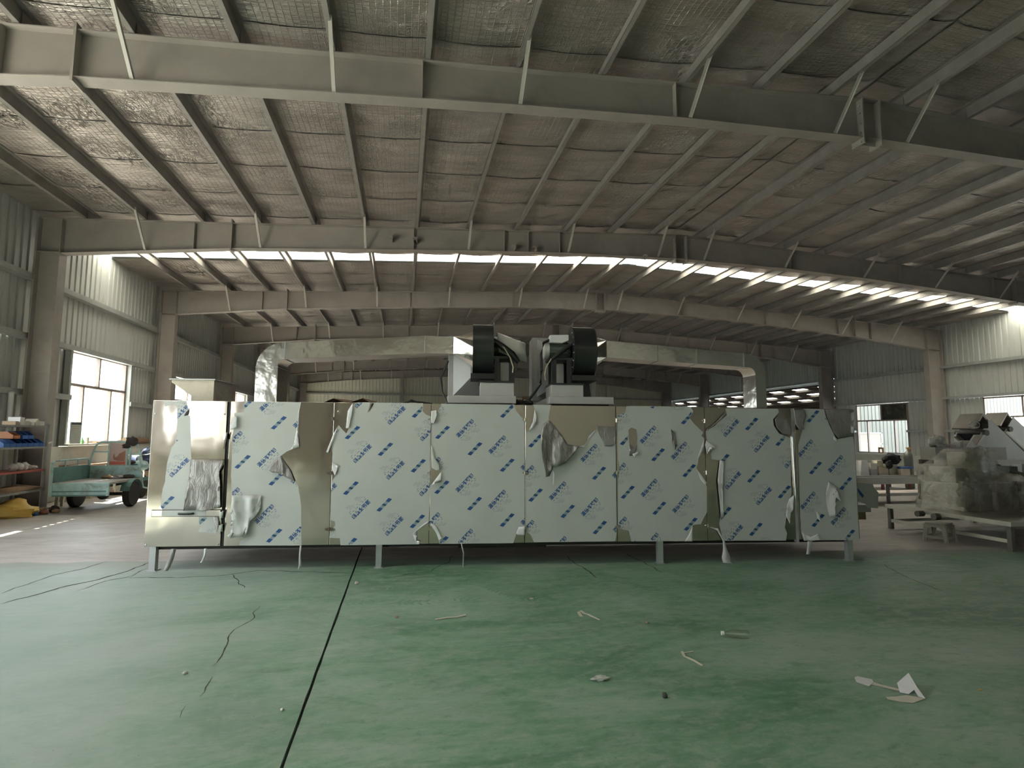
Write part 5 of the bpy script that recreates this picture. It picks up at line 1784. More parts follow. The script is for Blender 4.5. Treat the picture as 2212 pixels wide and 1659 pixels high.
# left side board with rail; headboard
B(-HW, -HW + 0.025, YT, YF, ZBED, ZBED + 0.30).build('side_board', 'trike_teal_dark', tri)
B(-HW - 0.02, -HW + 0.02, YT - 0.03, YT + 0.01, ZBED - 0.26, ZBED + 0.40).build('corner_post', 'trike_teal', tri)
rl = MB().tube([(-HW, YT, ZBED + 0.30), (-HW, YT, ZBED + 0.38), (-HW, YT + 0.05, ZBED + 0.43), (-HW, YF - 0.1, ZBED + 0.43), (-HW, YF - 0.03, ZBED + 0.40), (-HW, YF, ZBED + 0.30)], 0.018, 8).build('side_rail', 'trike_teal', tri, smooth=True)
for y in (YT + 0.42, YT + 0.85):
    MB().cyl((-HW, y, ZBED + 0.28), (-HW, y, ZBED + 0.43), 0.014, n=8).build('rail_post', 'trike_teal', rl, smooth=True)
hb = B(-HW, HW, YF - 0.01, YF + 0.02, ZBED, ZBED + 0.27).build('headboard', 'trike_teal', tri)
for z in (ZBED + 0.05, ZBED + 0.20):
    B(-HW + 0.03, HW - 0.03, YF - 0.025, YF - 0.01, z, z + 0.025).build('headboard_rib', 'trike_teal', hb)
# cab hoop and backrest
hoop = [(-HW + 0.0, YF, ZBED + 0.25), (-HW + 0.06, YF, ZBED + 0.55), (-HW + 0.12, YF, ZBED + 0.73), (-HW + 0.22, YF, ZBED + 0.79), (HW - 0.22, YF, ZBED + 0.79), (HW - 0.10, YF, ZBED + 0.73), (HW - 0.03, YF, ZBED + 0.50), (HW - 0.02, YF, ZBED + 0.2), (HW, YF, ZBED - 0.1)]
hp = MB().tube(hoop, 0.02, 8).build('cab_hoop', 'trike_teal', tri, smooth=True)
for x in (-0.14, 0.22, 0.28):
    B(x - 0.016, x + 0.016, YF - 0.016, YF + 0.016, ZBED + 0.25, ZBED + 0.78).build('hoop_upright', 'trike_teal', hp)
B(-HW + 0.06, -0.14, YF - 0.01, YF + 0.01, ZBED + 0.56, ZBED + 0.59).build('hoop_crossbar', 'trike_teal', hp)
B(0.28, HW - 0.04, YF - 0.01, YF + 0.01, ZBED + 0.50, ZBED + 0.53).build('hoop_crossbar', 'trike_teal', hp)
br_ = B(-0.12, 0.21, YF - 0.02, YF, ZBED + 0.28, ZBED + 0.76).build('backrest_panel', 'seat_pink', tri)
B(-0.11, 0.20, YF - 0.024, YF - 0.018, ZBED + 0.29, ZBED + 0.36).build('red_band', 'print_red', br_)
# the swirl printed on the panel
MB().prism([(-0.03, ZBED + 0.40), (0.02, ZBED + 0.38), (0.07, ZBED + 0.37), (0.19, ZBED + 0.37), (0.19, ZBED + 0.60), (0.13, ZBED + 0.56), (0.07, ZBED + 0.53), (0.04, ZBED + 0.47), (0.0, ZBED + 0.45), (-0.02, ZBED + 0.47), (-0.02, ZBED + 0.53), (-0.045, ZBED + 0.50), (-0.045, ZBED + 0.44)], YF - 0.024, YF - 0.018).build('printed_swirl', 'print_rust', br_)
# engine bay, saddle, fork, handlebar
B(-0.22, 0.22, YF + 0.15, YF + 0.55, ZBED + 0.0, ZBED + 0.28).build('saddle_box', 'trike_teal_dark', tri, bevel=0.02)
MB().blob((0, YF + 0.35, ZBED + 0.32), (0.24, 0.24, 0.07), 2, 0.05, n=16).build('saddle', 'black_rubber', tri, smooth=True)
MB().blob((0.12, YF + 0.85, ZBED + 0.22), (0.20, 0.24, 0.13), 3, 0.08, n=16).build('fuel_tank', 'trike_teal', tri, smooth=True)
MB().tube([(0.0, 1.95, 0.27), (0.06, 1.88, 0.6), (0.03, 1.75, 1.0)], 0.025, 8).tube([(0.0, 1.95, 0.27), (-0.06, 1.88, 0.6), (-0.03, 1.75, 1.0)], 0.025, 8).build('front_fork', 'chrome', tri, smooth=True)
MB().tube([(-0.36, 1.55, 1.08), (-0.15, 1.72, 1.04), (0.15, 1.72, 1.04), (0.36, 1.55, 1.08)], 0.014, 8).build('handlebar', 'chrome', tri, smooth=True)
MB().tube([(HW - 0.04, YF + 0.1, ZBED + 0.1), (HW - 0.02, YF + 0.2, 0.35), (HW - 0.05, YF + 0.5, 0.30)], 0.02, 6).build('footrest', 'trike_teal', tri, smooth=True)
# mudguard over the right wheel
mg = MB()
vs = []
for k in range(9):
    a = PI * (0.08 + 0.84 * k / 8)
    for x in (0.44, 0.62):
        vs.append((x, 0.2 + 0.31 * math.cos(a), 0.27 + 0.31 * math.sin(a)))
mg.add(vs, [(2 * i, 2 * i + 1, 2 * i + 3, 2 * i + 2) for i in range(8)])
mg.build('mudguard', 'trike_teal_dark', tri)
# load in the bed, rag tied on the hoop
for i, (x, y, m_, l_) in enumerate(((-0.05, 0.45, 'carton_tan', 'brown scrap lying against the tricycle headboard'), (0.15, 0.48, 'bag_grey', 'grey rag lying in the tricycle bed'), (0.32, 0.50, 'rag_dark', 'dark rag at the right end of the tricycle bed'))):
    mb = MB().blob((0, 0, 0.035), (0.13, 0.09, 0.045), i + 8, 0.5, 2.4, 14, 8)
    mb.v = [(p[0], p[1], max(0, p[2])) for p in mb.v]
    one(mb, 'bed_scrap', m_, l_, 'scrap', 'scraps in the tricycle bed', True, (TX + x, TY + y, ZBED))
mb = MB().blob((0, 0, 0), (0.12, 0.07, 0.10), 4, 0.6, 2.6, 16, 10).blob((-0.10, -0.01, -0.10), (0.09, 0.05, 0.05), 5, 0.6, 2.6).tube([(-0.12, 0, -0.08), (-0.2, -0.01, -0.14), (-0.24, 0, -0.12)], 0.012, 6)
one(mb, 'rag_bundle', 'rag_dark', 'dark rag bundle tied on the tricycle hoop', 'rag', smooth=True, loc=(TX + 0.30, TY + YF, ZBED + 0.80))

# covered heap and carton behind the tricycle
one(B(-0.2, 0.2, -0.2, 0.2, 0, 0.62), 'tall_carton', 'carton_tan', 'tall tan carton on the floor between the tricycle and the dryer', 'carton', loc=(-6.35, 15.6, 0), rz=0.2, bevel=0.006)
mb = MB().blob((0, 0, 0.26), (0.42, 0.40, 0.30), 9, 0.45, 2.0, 18, 12)
mb.v = [(p[0], p[1], max(0, p[2])) for p in mb.v]
one(mb, 'tarp_bundle', 'tarp_blue', 'dark blue shiny tarpaulin bundle on top of the tall tan carton', 'tarpaulin', smooth=True, loc=(-6.3, 15.6, 0.622))
one(MB().bar((0, 0, 0), (0.75, 0.3, 0.28), 0.03, 0.03), 'white_pole', 'pipe_white', 'white pole leaning across the blue tarpaulin bundle', 'pole', loc=(-6.95, 15.2, 0.98))
one(MB().cyl((0, -0.5, 0.0), (0, 0.85, 0.0), 0.09, n=14), 'mat_roll', 'wood_brown', 'brown roll of matting lying along the left wall right of the window', 'roll', smooth=True, loc=(-7.74, 17.9, 1.34))
# low bench under the window
bn = thing('wall_bench', 'cream wooden bench under the left window behind the tricycle', 'bench', (-7.45, 15.2, 0))
B(-0.2, 0.2, -0.9, 0.9, 0.78, 0.82).build('seat', 'wood_brown', bn)
for y in (-0.85, -0.25, 0.3, 0.85):
    B(-0.18, 0.18, y - 0.03, y + 0.03, 0, 0.78).build('leg', 'carton_cream', bn)
B(-0.17, -0.14, -0.85, 0.85, 0.35, 0.75).build('back_panel', 'carton_cream', bn)

# things on the window sill of the second bay
nbd = thing('notice_board', 'grey-green notice board with a dark header leaning in the left window', 'board', (-7.66, 14.86, 1.30), 0)
B(-0.012, 0.012, -0.21, 0.21, -0.055, 0.46).build('panel', 'board_green', nbd)
B(0.012, 0.016, -0.20, 0.20, 0.40, 0.45).build('header', 'board_dark', nbd)
for k in range(9):
    B(0.012, 0.0145, -0.17, 0.17 - 0.05 * (k % 3), 0.345 - k * 0.042, 0.355 - k * 0.042).build('text_line', 'print_rust' if k < 2 else 'rack_steel', nbd)
for o in nbd.children:
    o.location.z += 0.055
one(MB().lathe([(0.032, 0), (0.034, 0.01), (0.034, 0.085), (0.022, 0.10), (0.013, 0.115), (0.013, 0.135), (0.015, 0.136), (0.015, 0.15)], n=16), 'green_bottle', 'bottle_green', 'small green bottle on the sill beside the notice board', 'bottle', smooth=True, loc=(-7.68, 15.2, 1.30))
one(MB().lathe([(0.03, 0), (0.034, 0.02), (0.04, 0.15), (0.036, 0.15)], n=16), 'paper_cup', 'carton_cream', 'cream paper cup on the sill right of the green bottle', 'cup', smooth=True, loc=(-7.68, 15.42, 1.30))
one(B(-0.05, 0.05, -0.6, 0.6, 0, 0.035), 'timber_strip', 'wood_brown', 'brown timber strip lying on the right half of the window sill', 'timber', loc=(-7.70, 16.4, 1.30))

# ================================================================== right side: benches, wrapped machine, conveyors
plain('bench_steel', (0.52, 0.50, 0.42), 0.45, 0.3, 0.08, 4.0)
plain('bench_dark', (0.14, 0.13, 0.11), 0.5, 0.3, 0.12, 4.0)
plain('conveyor_white', (0.62, 0.61, 0.57), 0.4, 0.1, 0.05, 2.0, dirt=(0.4, 0.37, 0.31), dirt_amt=0.35)
plain('conveyor_belt', (0.02, 0.022, 0.035), 0.5, 0.0, 0.1, 2.0)
plain('trough_steel', (0.30, 0.27, 0.23), 0.4, 0.4, 0.1, 3.0)
plain('machine_steel', (0.46, 0.44, 0.38), 0.3, 0.7, 0.1, 4.0)
plain('machine_green', (0.16, 0.18, 0.13), 0.45, 0.2, 0.12, 3.0)
plain('brass', (0.55, 0.33, 0.12), 0.35, 0.7, 0.1, 8.0)
plain('cylinder_grey', (0.17, 0.18, 0.15), 0.45, 0.1, 0.1, 3.0)
plain('stool_grey', (0.42, 0.40, 0.33), 0.5, 0.0, 0.06, 4.0)
plain('black_cloth', (0.012, 0.012, 0.013), 0.85, 0.0, 0.3, 8.0)
plain('sign_green', (0.03, 0.09, 0.045), 0.5)
plain('sign_pale', (0.20, 0.27, 0.21), 0.5)
plain('belt_red', (0.17, 0.03, 0.03), 0.5)
t = NT('stretch_film')
for nd in list(t.t.nodes):
    if nd.type == 'BSDF_PRINCIPLED':
        t.t.nodes.remove(nd)
out = [nd for nd in t.t.nodes if nd.type == 'OUTPUT_MATERIAL'][0]
tp = t.n('BsdfTransparent')
tp.inputs['Color'].default_value = (0.93, 0.92, 0.86, 1)
gl = t.n('BsdfGlossy')
gl.inputs['Roughness'].default_value = 0.18
df = t.n('BsdfDiffuse')
df.inputs['Color'].default_value = (0.45, 0.42, 0.34, 1)
m1 = t.n('MixShader')
m1.inputs[0].default_value = 0.45
t.l(gl.outputs[0], m1.inputs[1])
t.l(df.outputs[0], m1.inputs[2])
m2 = t.n('MixShader')
fac = t.ramp(t.noise(t.coord((1, 1, 1)), 5.0, 5, 0.7, 0.6), [(0.38, 0.15), (0.66, 0.65)])
t.l(fac, m2.inputs[0])
t.l(tp.outputs[0], m2.inputs[1])
t.l(m1.outputs[0], m2.inputs[2])
t.l(m2.outputs[0], out.inputs['Surface'])
bp = t.n('Bump')
bp.inputs['Strength'].default_value = 0.9
bp.inputs['Distance'].default_value = 0.03
t.l(t.noise(t.coord((1, 1, 2.2)), 9.0, 5, 0.65, 0.8), bp.inputs['Height'])
t.l(bp.outputs[0], gl.inputs['Normal'])

# low frame bench
BX0, BX1, BY0, BY1, BZ = 8.13, 10.6, 6.10, 7.98, 0.40
bench = thing('frame_bench', 'low steel frame bench carrying the film-wrapped machine on the right', 'bench', (BX0, BY0, 0))
lx, ly = BX1 - BX0, BY1 - BY0
for x in (0.0, lx):
    for y in (0.0, ly):
        B(x, x + 0.06, y, y + 0.06, 0, BZ - 0.06).build('leg', 'bench_dark', bench)
B(-0.02, 0.06, -0.02, ly + 0.08, BZ - 0.06, BZ).build('top_rail', 'bench_steel', bench)
B(lx, lx + 0.08, -0.02, ly + 0.08, BZ - 0.06, BZ).build('top_rail', 'bench_steel', bench)
B(0.06, lx, -0.02, 0.05, BZ - 0.06, BZ).build('top_rail', 'bench_steel', bench)
B(0.06, lx, ly, ly + 0.07, BZ - 0.06, BZ).build('top_rail', 'bench_steel', bench)
B(0.06, lx, 0.05, ly, BZ - 0.02, BZ - 0.004).build('top_plate', 'machine_steel', bench)
B(0.005, 0.055, 0.06, ly, 0.11, 0.16).build('stretcher', 'bench_steel', bench)
B(lx + 0.005, lx + 0.055, 0.06, ly, 0.11, 0.16).build('stretcher', 'bench_steel', bench)
B(0.06, lx, ly + 0.01, ly + 0.05, 0.11, 0.16).build('stretcher', 'bench_steel', bench)
MB().cyl((-0.03, ly - 0.62, BZ - 0.06), (-0.14, ly - 0.62, BZ - 0.06), 0.045, n=16).build('drive_roller', 'bench_dark', bench, smooth=True)
MB().cyl((-0.03, ly - 0.88, BZ - 0.07), (-0.12, ly - 0.88, BZ - 0.07), 0.05, n=16).build('drive_roller', 'bench_dark', bench, smooth=True)

# the wrapped machine on it
wm = thing('wrapped_machine', 'bulky machine wrapped in clear crumpled stretch film on the low bench', 'machine', (8.55, 6.55, BZ))
B(0.02, 1.0, 0.55, 1.25, 0.0, 0.42).build('lower_casing', 'machine_steel', wm, bevel=0.01)
B(0.05, 0.75, 0.65, 1.2, 0.42, 0.66).build('upper_casing', 'machine_steel', wm, bevel=0.01)
MB().prism([(0.45, 0.42), (0.95, 0.42), (0.8, 0.72), (0.55, 0.9), (0.42, 0.9)], 0.7, 1.1).build('feed_funnel', 'machine_steel', wm)
for x in (0.0, 0.28, 0.62, 1.02):
    B(x - 0.02, x + 0.02, 0.50, 0.55, 0.0, 0.46).build('casing_post', 'conveyor_white', wm)
MB().lathe([(0.2, 0), (0.4, 0.05), (0.42, 0.35), (0.36, 0.45), (0.1, 0.5)], (1.45, 0.75, 0.0), 20).build('drum', 'machine_green', wm, smooth=True)
MB().blob((1.35, 0.15, 0.10), (0.28, 0.22, 0.16), 3, 0.2, n=16).build('drum_cover', 'machine_steel', wm, smooth=True)
MB().tube([(0.9, 0.5, 0.62), (1.1, 0.35, 0.55), (1.3, 0.2, 0.35), (1.42, 0.1, 0.1)], 0.025, 8).build('hose', 'bench_dark', wm, smooth=True)


def wrap_shell(rings, parent, seed=0):
    mb = MB()
    n = 44
    vs = []
    rr = []
    for a_, b_ in zip(rings[:-1], rings[1:]):
        for k in range(4):
            rr.append(tuple(p + (q - p) * k / 4 for p, q in zip(a_, b_)))
    rings = rr + [rings[-1]]
    for (cx, cy_, z, rx_, ry_) in rings:
        for k in range(n):
            a = 2 * PI * k / n
            c, s = math.cos(a), math.sin(a)
            e = 0.45
            px = math.copysign(abs(c) ** e, c) * rx_
            py = math.copysign(abs(s) ** e, s) * ry_
            q = 1 + 0.10 * noise.noise(Vector((px * 4, py * 4, z * 5 + seed))) + 0.06 * noise.noise(Vector((px * 13, py * 13, z * 9 + seed)))
            vs.append((cx + px * q, cy_ + py * q, z))
    m = len(rings)
    fs = [(i * n + k, i * n + (k + 1) % n, (i + 1) * n + (k + 1) % n, (i + 1) * n + k) for i in range(m - 1) for k in range(n)]
    mb.add(vs, fs)
    return mb.build('film_wrap', 'stretch_film', parent, smooth=True)


wrap_shell([(0.50, 0.88, 0.0, 0.66, 0.48), (0.50, 0.88, 0.06, 0.62, 0.47), (0.50, 0.88, 0.2, 0.60, 0.46), (0.50, 0.88, 0.45, 0.58, 0.45), (0.45, 0.9, 0.52, 0.54, 0.42), (0.42, 0.92, 0.66, 0.47, 0.37), (0.5, 0.92, 0.8, 0.30, 0.30), (0.5, 0.9, 0.95, 0.14, 0.22)], wm, 1)
wrap_shell([(1.42, 0.7, 0.0, 0.5, 0.5), (1.42, 0.7, 0.25, 0.46, 0.47), (1.42, 0.72, 0.42, 0.42, 0.42), (1.42, 0.75, 0.55, 0.2, 0.2)], wm, 5)
wrap_shell([(1.35, 0.15, 0.0, 0.32, 0.26), (1.35, 0.15, 0.14, 0.30, 0.25), (1.35, 0.15, 0.26, 0.16, 0.13)], wm, 9)

for i_, (c_3, r_3) in enumerate((((0.30, 0.55, 0.62), (0.16, 0.10, 0.34)), ((0.55, 0.62, 0.72), (0.22, 0.10, 0.26)), ((0.75, 0.48, 0.40), (0.26, 0.07, 0.16)), ((0.1, 0.5, 0.25), (0.2, 0.06, 0.22)))):
    MB().blob(c_3, r_3, i_ + 21, 0.75, 2.6, 20, 14).build('film_crumple', 'stretch_film', wm, smooth=True)

# plastic stool in front
ps = thing('step_stool', 'small grey plastic stool on the floor in front of the low bench', 'stool', (7.90, 6.93, 0), 0.35)
B(-0.13, 0.13, -0.13, 0.13, 0.25, 0.275).build('seat', 'stool_grey', ps, bevel=0.006)
for k in range(4):
    a = PI / 2 * k
    M = Matrix.Rotation(a, 4, 'Z')
    # one side of the stool: panel with an arched opening
    MB().prism([(-0.17, 0), (-0.11, 0), (-0.105, 0.05), (-0.085, 0.19), (-0.05, 0.215), (0.05, 0.215), (0.085, 0.19), (0.105, 0.05), (0.11, 0), (0.17, 0), (0.13, 0.25), (-0.13, 0.25)], -0.148, -0.130, 'y', M).build('side_panel', 'stool_grey', ps)
    MB().box(-0.12, 0.12, -0.150, -0.136, 0.05, 0.085, M).build('stretcher', 'stool_grey', ps)

# dark trough and support frame behind the wrapped machine
fr = thing('support_frame', 'tall steel support frame with a dark trough behind the wrapped machine', 'frame', (9.5, 8.3, 0))
B(0.0, 1.6, 0.0, 0.3, 1.13, 1.36).build('trough', 'trough_steel', fr)
B(-0.05, 2.2, -0.04, 0.0, 1.05, 1.13).build('rail', 'bench_steel', fr)
B(-0.05, 2.2, 0.3, 0.34, 1.05, 1.13).build('rail', 'bench_steel', fr)
for x in (0.71, 2.0):
    for y in (-0.02, 0.32):
        B(x - 0.05, x + 0.05, y - 0.03, y + 0.03, 0, 1.05).build('post', 'bench_steel', fr)
B(0.8, 1.9, 0.05, 0.28, 0.55, 1.0).build('drive_housing', 'machine_green', fr)
for x0, x1 in ((0.78, 1.0), (1.0, 1.42)):
    MB().prism([(x0, 1.36), (x1, 1.36), ((x0 + x1) / 2, 1.36 + (x1 - x0) * 0.55)], 0.05, 0.09).build('end_plate', 'conveyor_white', fr)
    MB().prism([(x0, 1.36), (x1, 1.36), ((x0 + x1) / 2, 1.36 + (x1 - x0) * 0.55)], 0.23, 0.27).build('end_plate', 'conveyor_white', fr)
    xm, zm_ = (x0 + x1) / 2, 1.36 + (x1 - x0) * 0.55
    MB().bar((x0, 0.16, 1.36), (xm, 0.16, zm_), 0.14, 0.012, (0, 0, 1)).build('sloping_plate', 'trough_steel', fr)
mbx = MB().blob((0, 0, 0.10), (0.16, 0.12, 0.11), 4, 0.5, 2.3, 16, 10)
mbx.v = [(p[0], p[1], max(0, p[2])) for p in mbx.v]
one(mbx, 'film_bundle', 'motor_wrap', 'crumpled pale plastic bundle on the left end of the dark trough', 'plastic', smooth=True, loc=(9.70, 8.44, 1.362))
one(B(-0.06, 0.06, -0.06, 0.06, 0, 0.11), 'small_box', 'carton_white', 'small white box on the dark trough', 'box', loc=(10.20, 8.46, 1.361), rz=0.3)
one(B(-0.07, 0.07, -0.05, 0.05, 0, 0.04), 'small_packet', 'seat_pink', 'small pinkish packet on the dark trough beside the white box', 'packet', loc=(10.0, 8.44, 1.361))


def conveyor(label, x, y, z, ang, L, w):
    c = thing('inclined_conveyor', label, 'conveyor', (x, y, 0), 0, 'inclined conveyors on the right')
    M = Matrix.Translation((0, 0, z)) @ Matrix.Rotation(ang, 4, 'Y')
    for s, yy in ((-1, 0.0), (1, w)):
        MB().box(0, L, yy - 0.01, yy + 0.01, -0.02, 0.40, M).build('side_plate', 'conveyor_white', c)
        MB().box(0, L, yy - 0.03, yy + 0.03, -0.06, -0.02, M).build('bottom_rail', 'bench_steel', c)
    MB().box(0.0, L, 0.02, w - 0.02, 0.02, 0.05, M).build('belt', 'conveyor_belt', c)
    MB().box(0.0, L, -0.022, -0.012, -0.16, -0.07, M).build('belt_edge', 'conveyor_belt', c)
    MB().box(0.0, L, -0.035, -0.008, -0.20, -0.16, M).build('lower_rail', 'bench_steel', c)
    k = 0.25
    while k < L - 0.1:
        MB().box(k, k + 0.012, 0.03, w - 0.03, 0.05, 0.17, M).build('flight', 'conveyor_white', c)
        k += 0.4
    MB().cyl(M @ Vector((0.05, -0.06, 0.08)), M @ Vector((0.05, w + 0.06, 0.08)), 0.06, n=16).build('head_roller', 'bench_dark', c, smooth=True)
    # folded peak plate at the head
    MB().prism([(-0.12, z + 0.12), (0.12, z + 0.42), (0.40, z + 0.10), (0.37, z + 0.08), (0.12, z + 0.37), (-0.09, z + 0.10)], 0.02, w - 0.02).build('head_hood', 'trough_steel', c)
    for xx in (L * 0.45, L * 0.92):
        p = M @ Vector((xx, 0, -0.2))
        for yy in (0.0, w):
            B(p.x - 0.03, p.x + 0.03, yy - 0.03, yy + 0.03, 0, max(0.05, p.z)).build('support_leg', 'bench_steel', c)
    return c


c1 = conveyor('nearer white inclined conveyor running down past the right picture edge', 11.359, 8.95, 1.606, math.radians(40), 2.3, 0.5)
c2 = conveyor('further white inclined conveyor just under the right window', 13.663, 10.2, 1.702, math.radians(38), 2.6, 0.5)
cc = MB()
for j in range(5):
    cc.tube([(0.03 * math.sin(j * 2.1) + 0.12 * math.cos(a * 0.7) * (0.6 + 0.1 * j), 0.02 * j, 0.08 * math.sin(a * 0.7) * (0.7 + 0.08 * j)) for a in range(9)], 0.008, 6, closed=True)
wc = cc.build('wire_coil', 'pipe_white', c1, smooth=True)
wc.location = (-0.12, -0.03, 1.79)
B(-0.02, 0.16, -0.05, 0.12, 1.79 - 0.07, 1.79 + 0.07).build('head_motor', 'rag_dark', c1, bevel=0.02)

# light trough conveyor and clutter further back
tr = thing('flat_conveyor', 'long pale flat conveyor beam behind the right end of the dryer', 'conveyor', (9.6, 11.0, 0))
B(0, 3.2, 0, 0.05, 0.44, 0.60).build('side_beam', 'bench_steel', tr)
B(0, 3.2, 0.55, 0.60, 0.44, 0.60).build('side_beam', 'bench_steel', tr)
B(0.02, 3.18, 0.05, 0.55, 0.50, 0.53).build('belt', 'bench_dark', tr)
for x in (0.1, 1.6, 3.1):
    for y in (0.0, 0.55):
        B(x - 0.03, x + 0.03, y, y + 0.05, 0, 0.44).build('leg', 'bench_dark', tr)
B(0.0, 3.2, 0.02, 0.06, 0.16, 0.22).build('stretcher', 'bench_steel', tr)
tb = thing('work_table', 'work table with a red leg under the right window, crowded with boxes', 'table', (12.9, 13.8, 0))
B(0, 2.0, 0, 0.8, 0.34, 0.38).build('table_top', 'bench_steel', tb)
for x in (0.03, 0.98, 1.93):
    for y in (0.03, 0.73):
        B(x - 0.03, x + 0.03, y - 0.03, y + 0.03, 0, 0.34).build('leg', 'belt_red' if x > 0.9 else 'bench_dark', tb)
one(MB().prism([(-0.16, 0), (0.16, 0), (0.10, 0.46), (-0.10, 0.46)], -0.1, 0.1), 'tin_chute', 'galvanised', 'grey tapering tin box at the left end of the crowded work table', 'box', loc=(13.46, 14.1, 0.381))
one(B(-0.12, 0.12, -0.1, 0.1, 0, 0.20), 'parts_carton', 'bag_grey', 'grey carton second from the left on the crowded work table', 'carton', loc=(13.78, 14.1, 0.381))
one(B(-0.11, 0.11, -0.1, 0.1, 0, 0.18), 'parts_carton', 'carton_white', 'white carton on top of the grey one on the work table', 'carton', loc=(13.78, 14.1, 0.582))
one(B(-0.17, 0.17, -0.12, 0.12, 0, 0.28), 'parts_carton', 'carton_cream', 'cream carton in the middle of the crowded work table', 'carton', loc=(14.09, 14.1, 0.381))
one(B(-0.10, 0.10, -0.1, 0.1, 0, 0.17), 'parts_carton', 'plastic_cream', 'small cream carton on top of the middle carton', 'carton', loc=(14.0, 14.1, 0.662))
one(B(-0.14, 0.14, -0.12, 0.12, 0, 0.32), 'parts_carton', 'stool_grey', 'grey-green carton right of the middle on the crowded work table', 'carton', loc=(14.43, 14.1, 0.381))
mb = MB().blob((0.0, 0, 0.14), (0.30, 0.16, 0.17), 6, 0.4, 2.0, 16, 10)
mb.v = [(p[0], p[1], max(0, p[2])) for p in mb.v]
mb.blob((-0.30, -0.21, 0.0), (0.11, 0.08, 0.13), 8, 0.4, 2.2)
one(mb, 'cloth_bundle', 'black_cloth', 'black cloth bundle heaped over the boxes on the work table', 'cloth', smooth=True, loc=(14.50, 14.1, 0.72))
one(B(-0.2, 0.2, -0.15, 0.15, 0, 0.06), 'blue_case', 'bin_blue', 'flat blue case beside the gas cylinder', 'case', loc=(14.78, 13.95, 0.60))
one(B(-0.15, 0.15, -0.12, 0.12, 0, 0.21), 'case_box', 'carton_cream', 'pale box under the flat blue case', 'box', loc=(14.72, 13.95, 0.381))
cyl = thing('gas_cylinder', 'grey-green gas cylinder with a brass valve behind the wrapped machine', 'gas cylinder', (15.02, 14.0, 0))
MB().lathe([(0.11, 0), (0.122, 0.02), (0.122, 0.95), (0.112, 1.02), (0.08, 1.08), (0.04, 1.11), (0.035, 1.13)], n=24).build('shell', 'cylinder_grey', cyl, smooth=True)
MB().lathe([(0.02, 1.13), (0.024, 1.18), (0.05, 1.19), (0.05, 1.225), (0.02, 1.235)], n=14).cyl((0, 0, 1.17), (0.07, -0.05, 1.17), 0.02, n=10).build('valve', 'brass', cyl, smooth=True)
# picture frame standing on the right window sill
pf = thing('picture_frame', 'small brown frame with an oval opening standing on the right window sill', 'frame', (22.24, 22.133, 0.762))
fw, fh = 0.15, 0.28
B(-0.015, 0.015, -fw, -fw * 0.45, 0, fh).build('side', 'wood_brown', pf)
B(-0.015, 0.015, fw * 0.45, fw, 0, fh).build('side', 'wood_brown', pf)
B(-0.015, 0.015, -fw * 0.45, fw * 0.45, 0, fh * 0.16).build('rail', 'wood_brown', pf)
B(-0.015, 0.015, -fw * 0.45, fw * 0.45, fh * 0.72, fh).build('rail', 'wood_brown', pf)
# little sign on the right wall
sg = thing('wall_sign', 'small dark green sign on the right wall above the trough', 'sign', (22.30, 18.39, 1.60))
B(-0.01, 0.01, -0.19, 0.19, -0.075, 0.075).build('panel', 'sign_green', sg)
for y in (-0.1, 0.04):
    B(-0.016, -0.008, y - 0.05, y + 0.05, -0.05, 0.05).build('symbol', 'sign_pale', sg)

# discharge plate at the right end of the dryer
op = [(8.98, 0.91), (9.204, 0.893), (9.226, 0.829), (9.283, 0.772), (9.261, 0.555), (9.123, 0.564), (9.1, 0.612), (8.982, 0.653)]
film_poly([op], 'protective_film', 0.70, 0.72, 'outlet_plate')
film_poly([[(8.976, 0.838), (9.064, 0.733), (9.045, 0.701), (9.005, 0.741), (8.979, 0.797)]], 'print_blue', 0.697, 0.6995, 'outlet_print')
oa = op[0][0]
B(U1 - 0.02, oa + 0.20, 0.73, 1.3, 0.50, 0.60).build('outlet_chute', 'galvanised', dry)
B(U1 - 0.02, oa + 0.12, 0.73, 1.25, 0.40, 0.50).build('outlet_box', 'cardboard', dry)

# ================================================================== marks and litter on the floor
plain('crack_dark', (0.045, 0.04, 0.032), 0.9, 0.0, 0.3, 10.0)
plain('strip_cream', (0.62, 0.58, 0.47), 0.5, 0.0, 0.06, 10.0)
plain('lump_dark', (0.06, 0.07, 0.055), 0.8)


def crack(path, w_, seed):
    """ragged crack lying in the coating"""
    pts = [Vector((p[0], p[1], 0)) for p in path]
    q = []
    for a, b in zip(pts[:-1], pts[1:]):
        n = max(2, int((b - a).length / 0.06))
        for k in range(n):
            q.append(a.lerp(b, k / n))
    q.append(pts[-1])
    vs = []
    m = len(q)
    for i, p in enumerate(q):
        d = (q[min(i + 1, m - 1)] - q[max(i - 1, 0)]).normalized()
        nn = Vector((-d.y, d.x, 0))
        off = 0.035 * noise.noise(Vector((p.x * 5, p.y * 5, seed))) + 0.012 * noise.noise(Vector((p.x * 23, p.y * 23, seed)))
        ww = w_ * (0.55 + 0.9 * abs(noise.noise(Vector((i * 0.37, seed, 1))))) * min(1, (i + 1) / 3, (m - i) / 3)
        c = p + nn * off
        vs += [(c.x + nn.x * ww / 2, c.y + nn.y * ww / 2, 0.0012), (c.x - nn.x * ww / 2, c.y - nn.y * ww / 2, 0.0012)]
    mb = MB()
    mb.add(vs, [(2 * i, 2 * i + 1, 2 * i + 3, 2 * i + 2) for i in range(m - 1)])
    me = bpy.data.meshes.new('crack')
    me.from_pydata(mb.v, [], mb.f)
    me.materials.append(MATS['crack_dark'])
    o = bpy.data.objects.new('crack', me)
    COL.objects.link(o)
    o.parent = floor


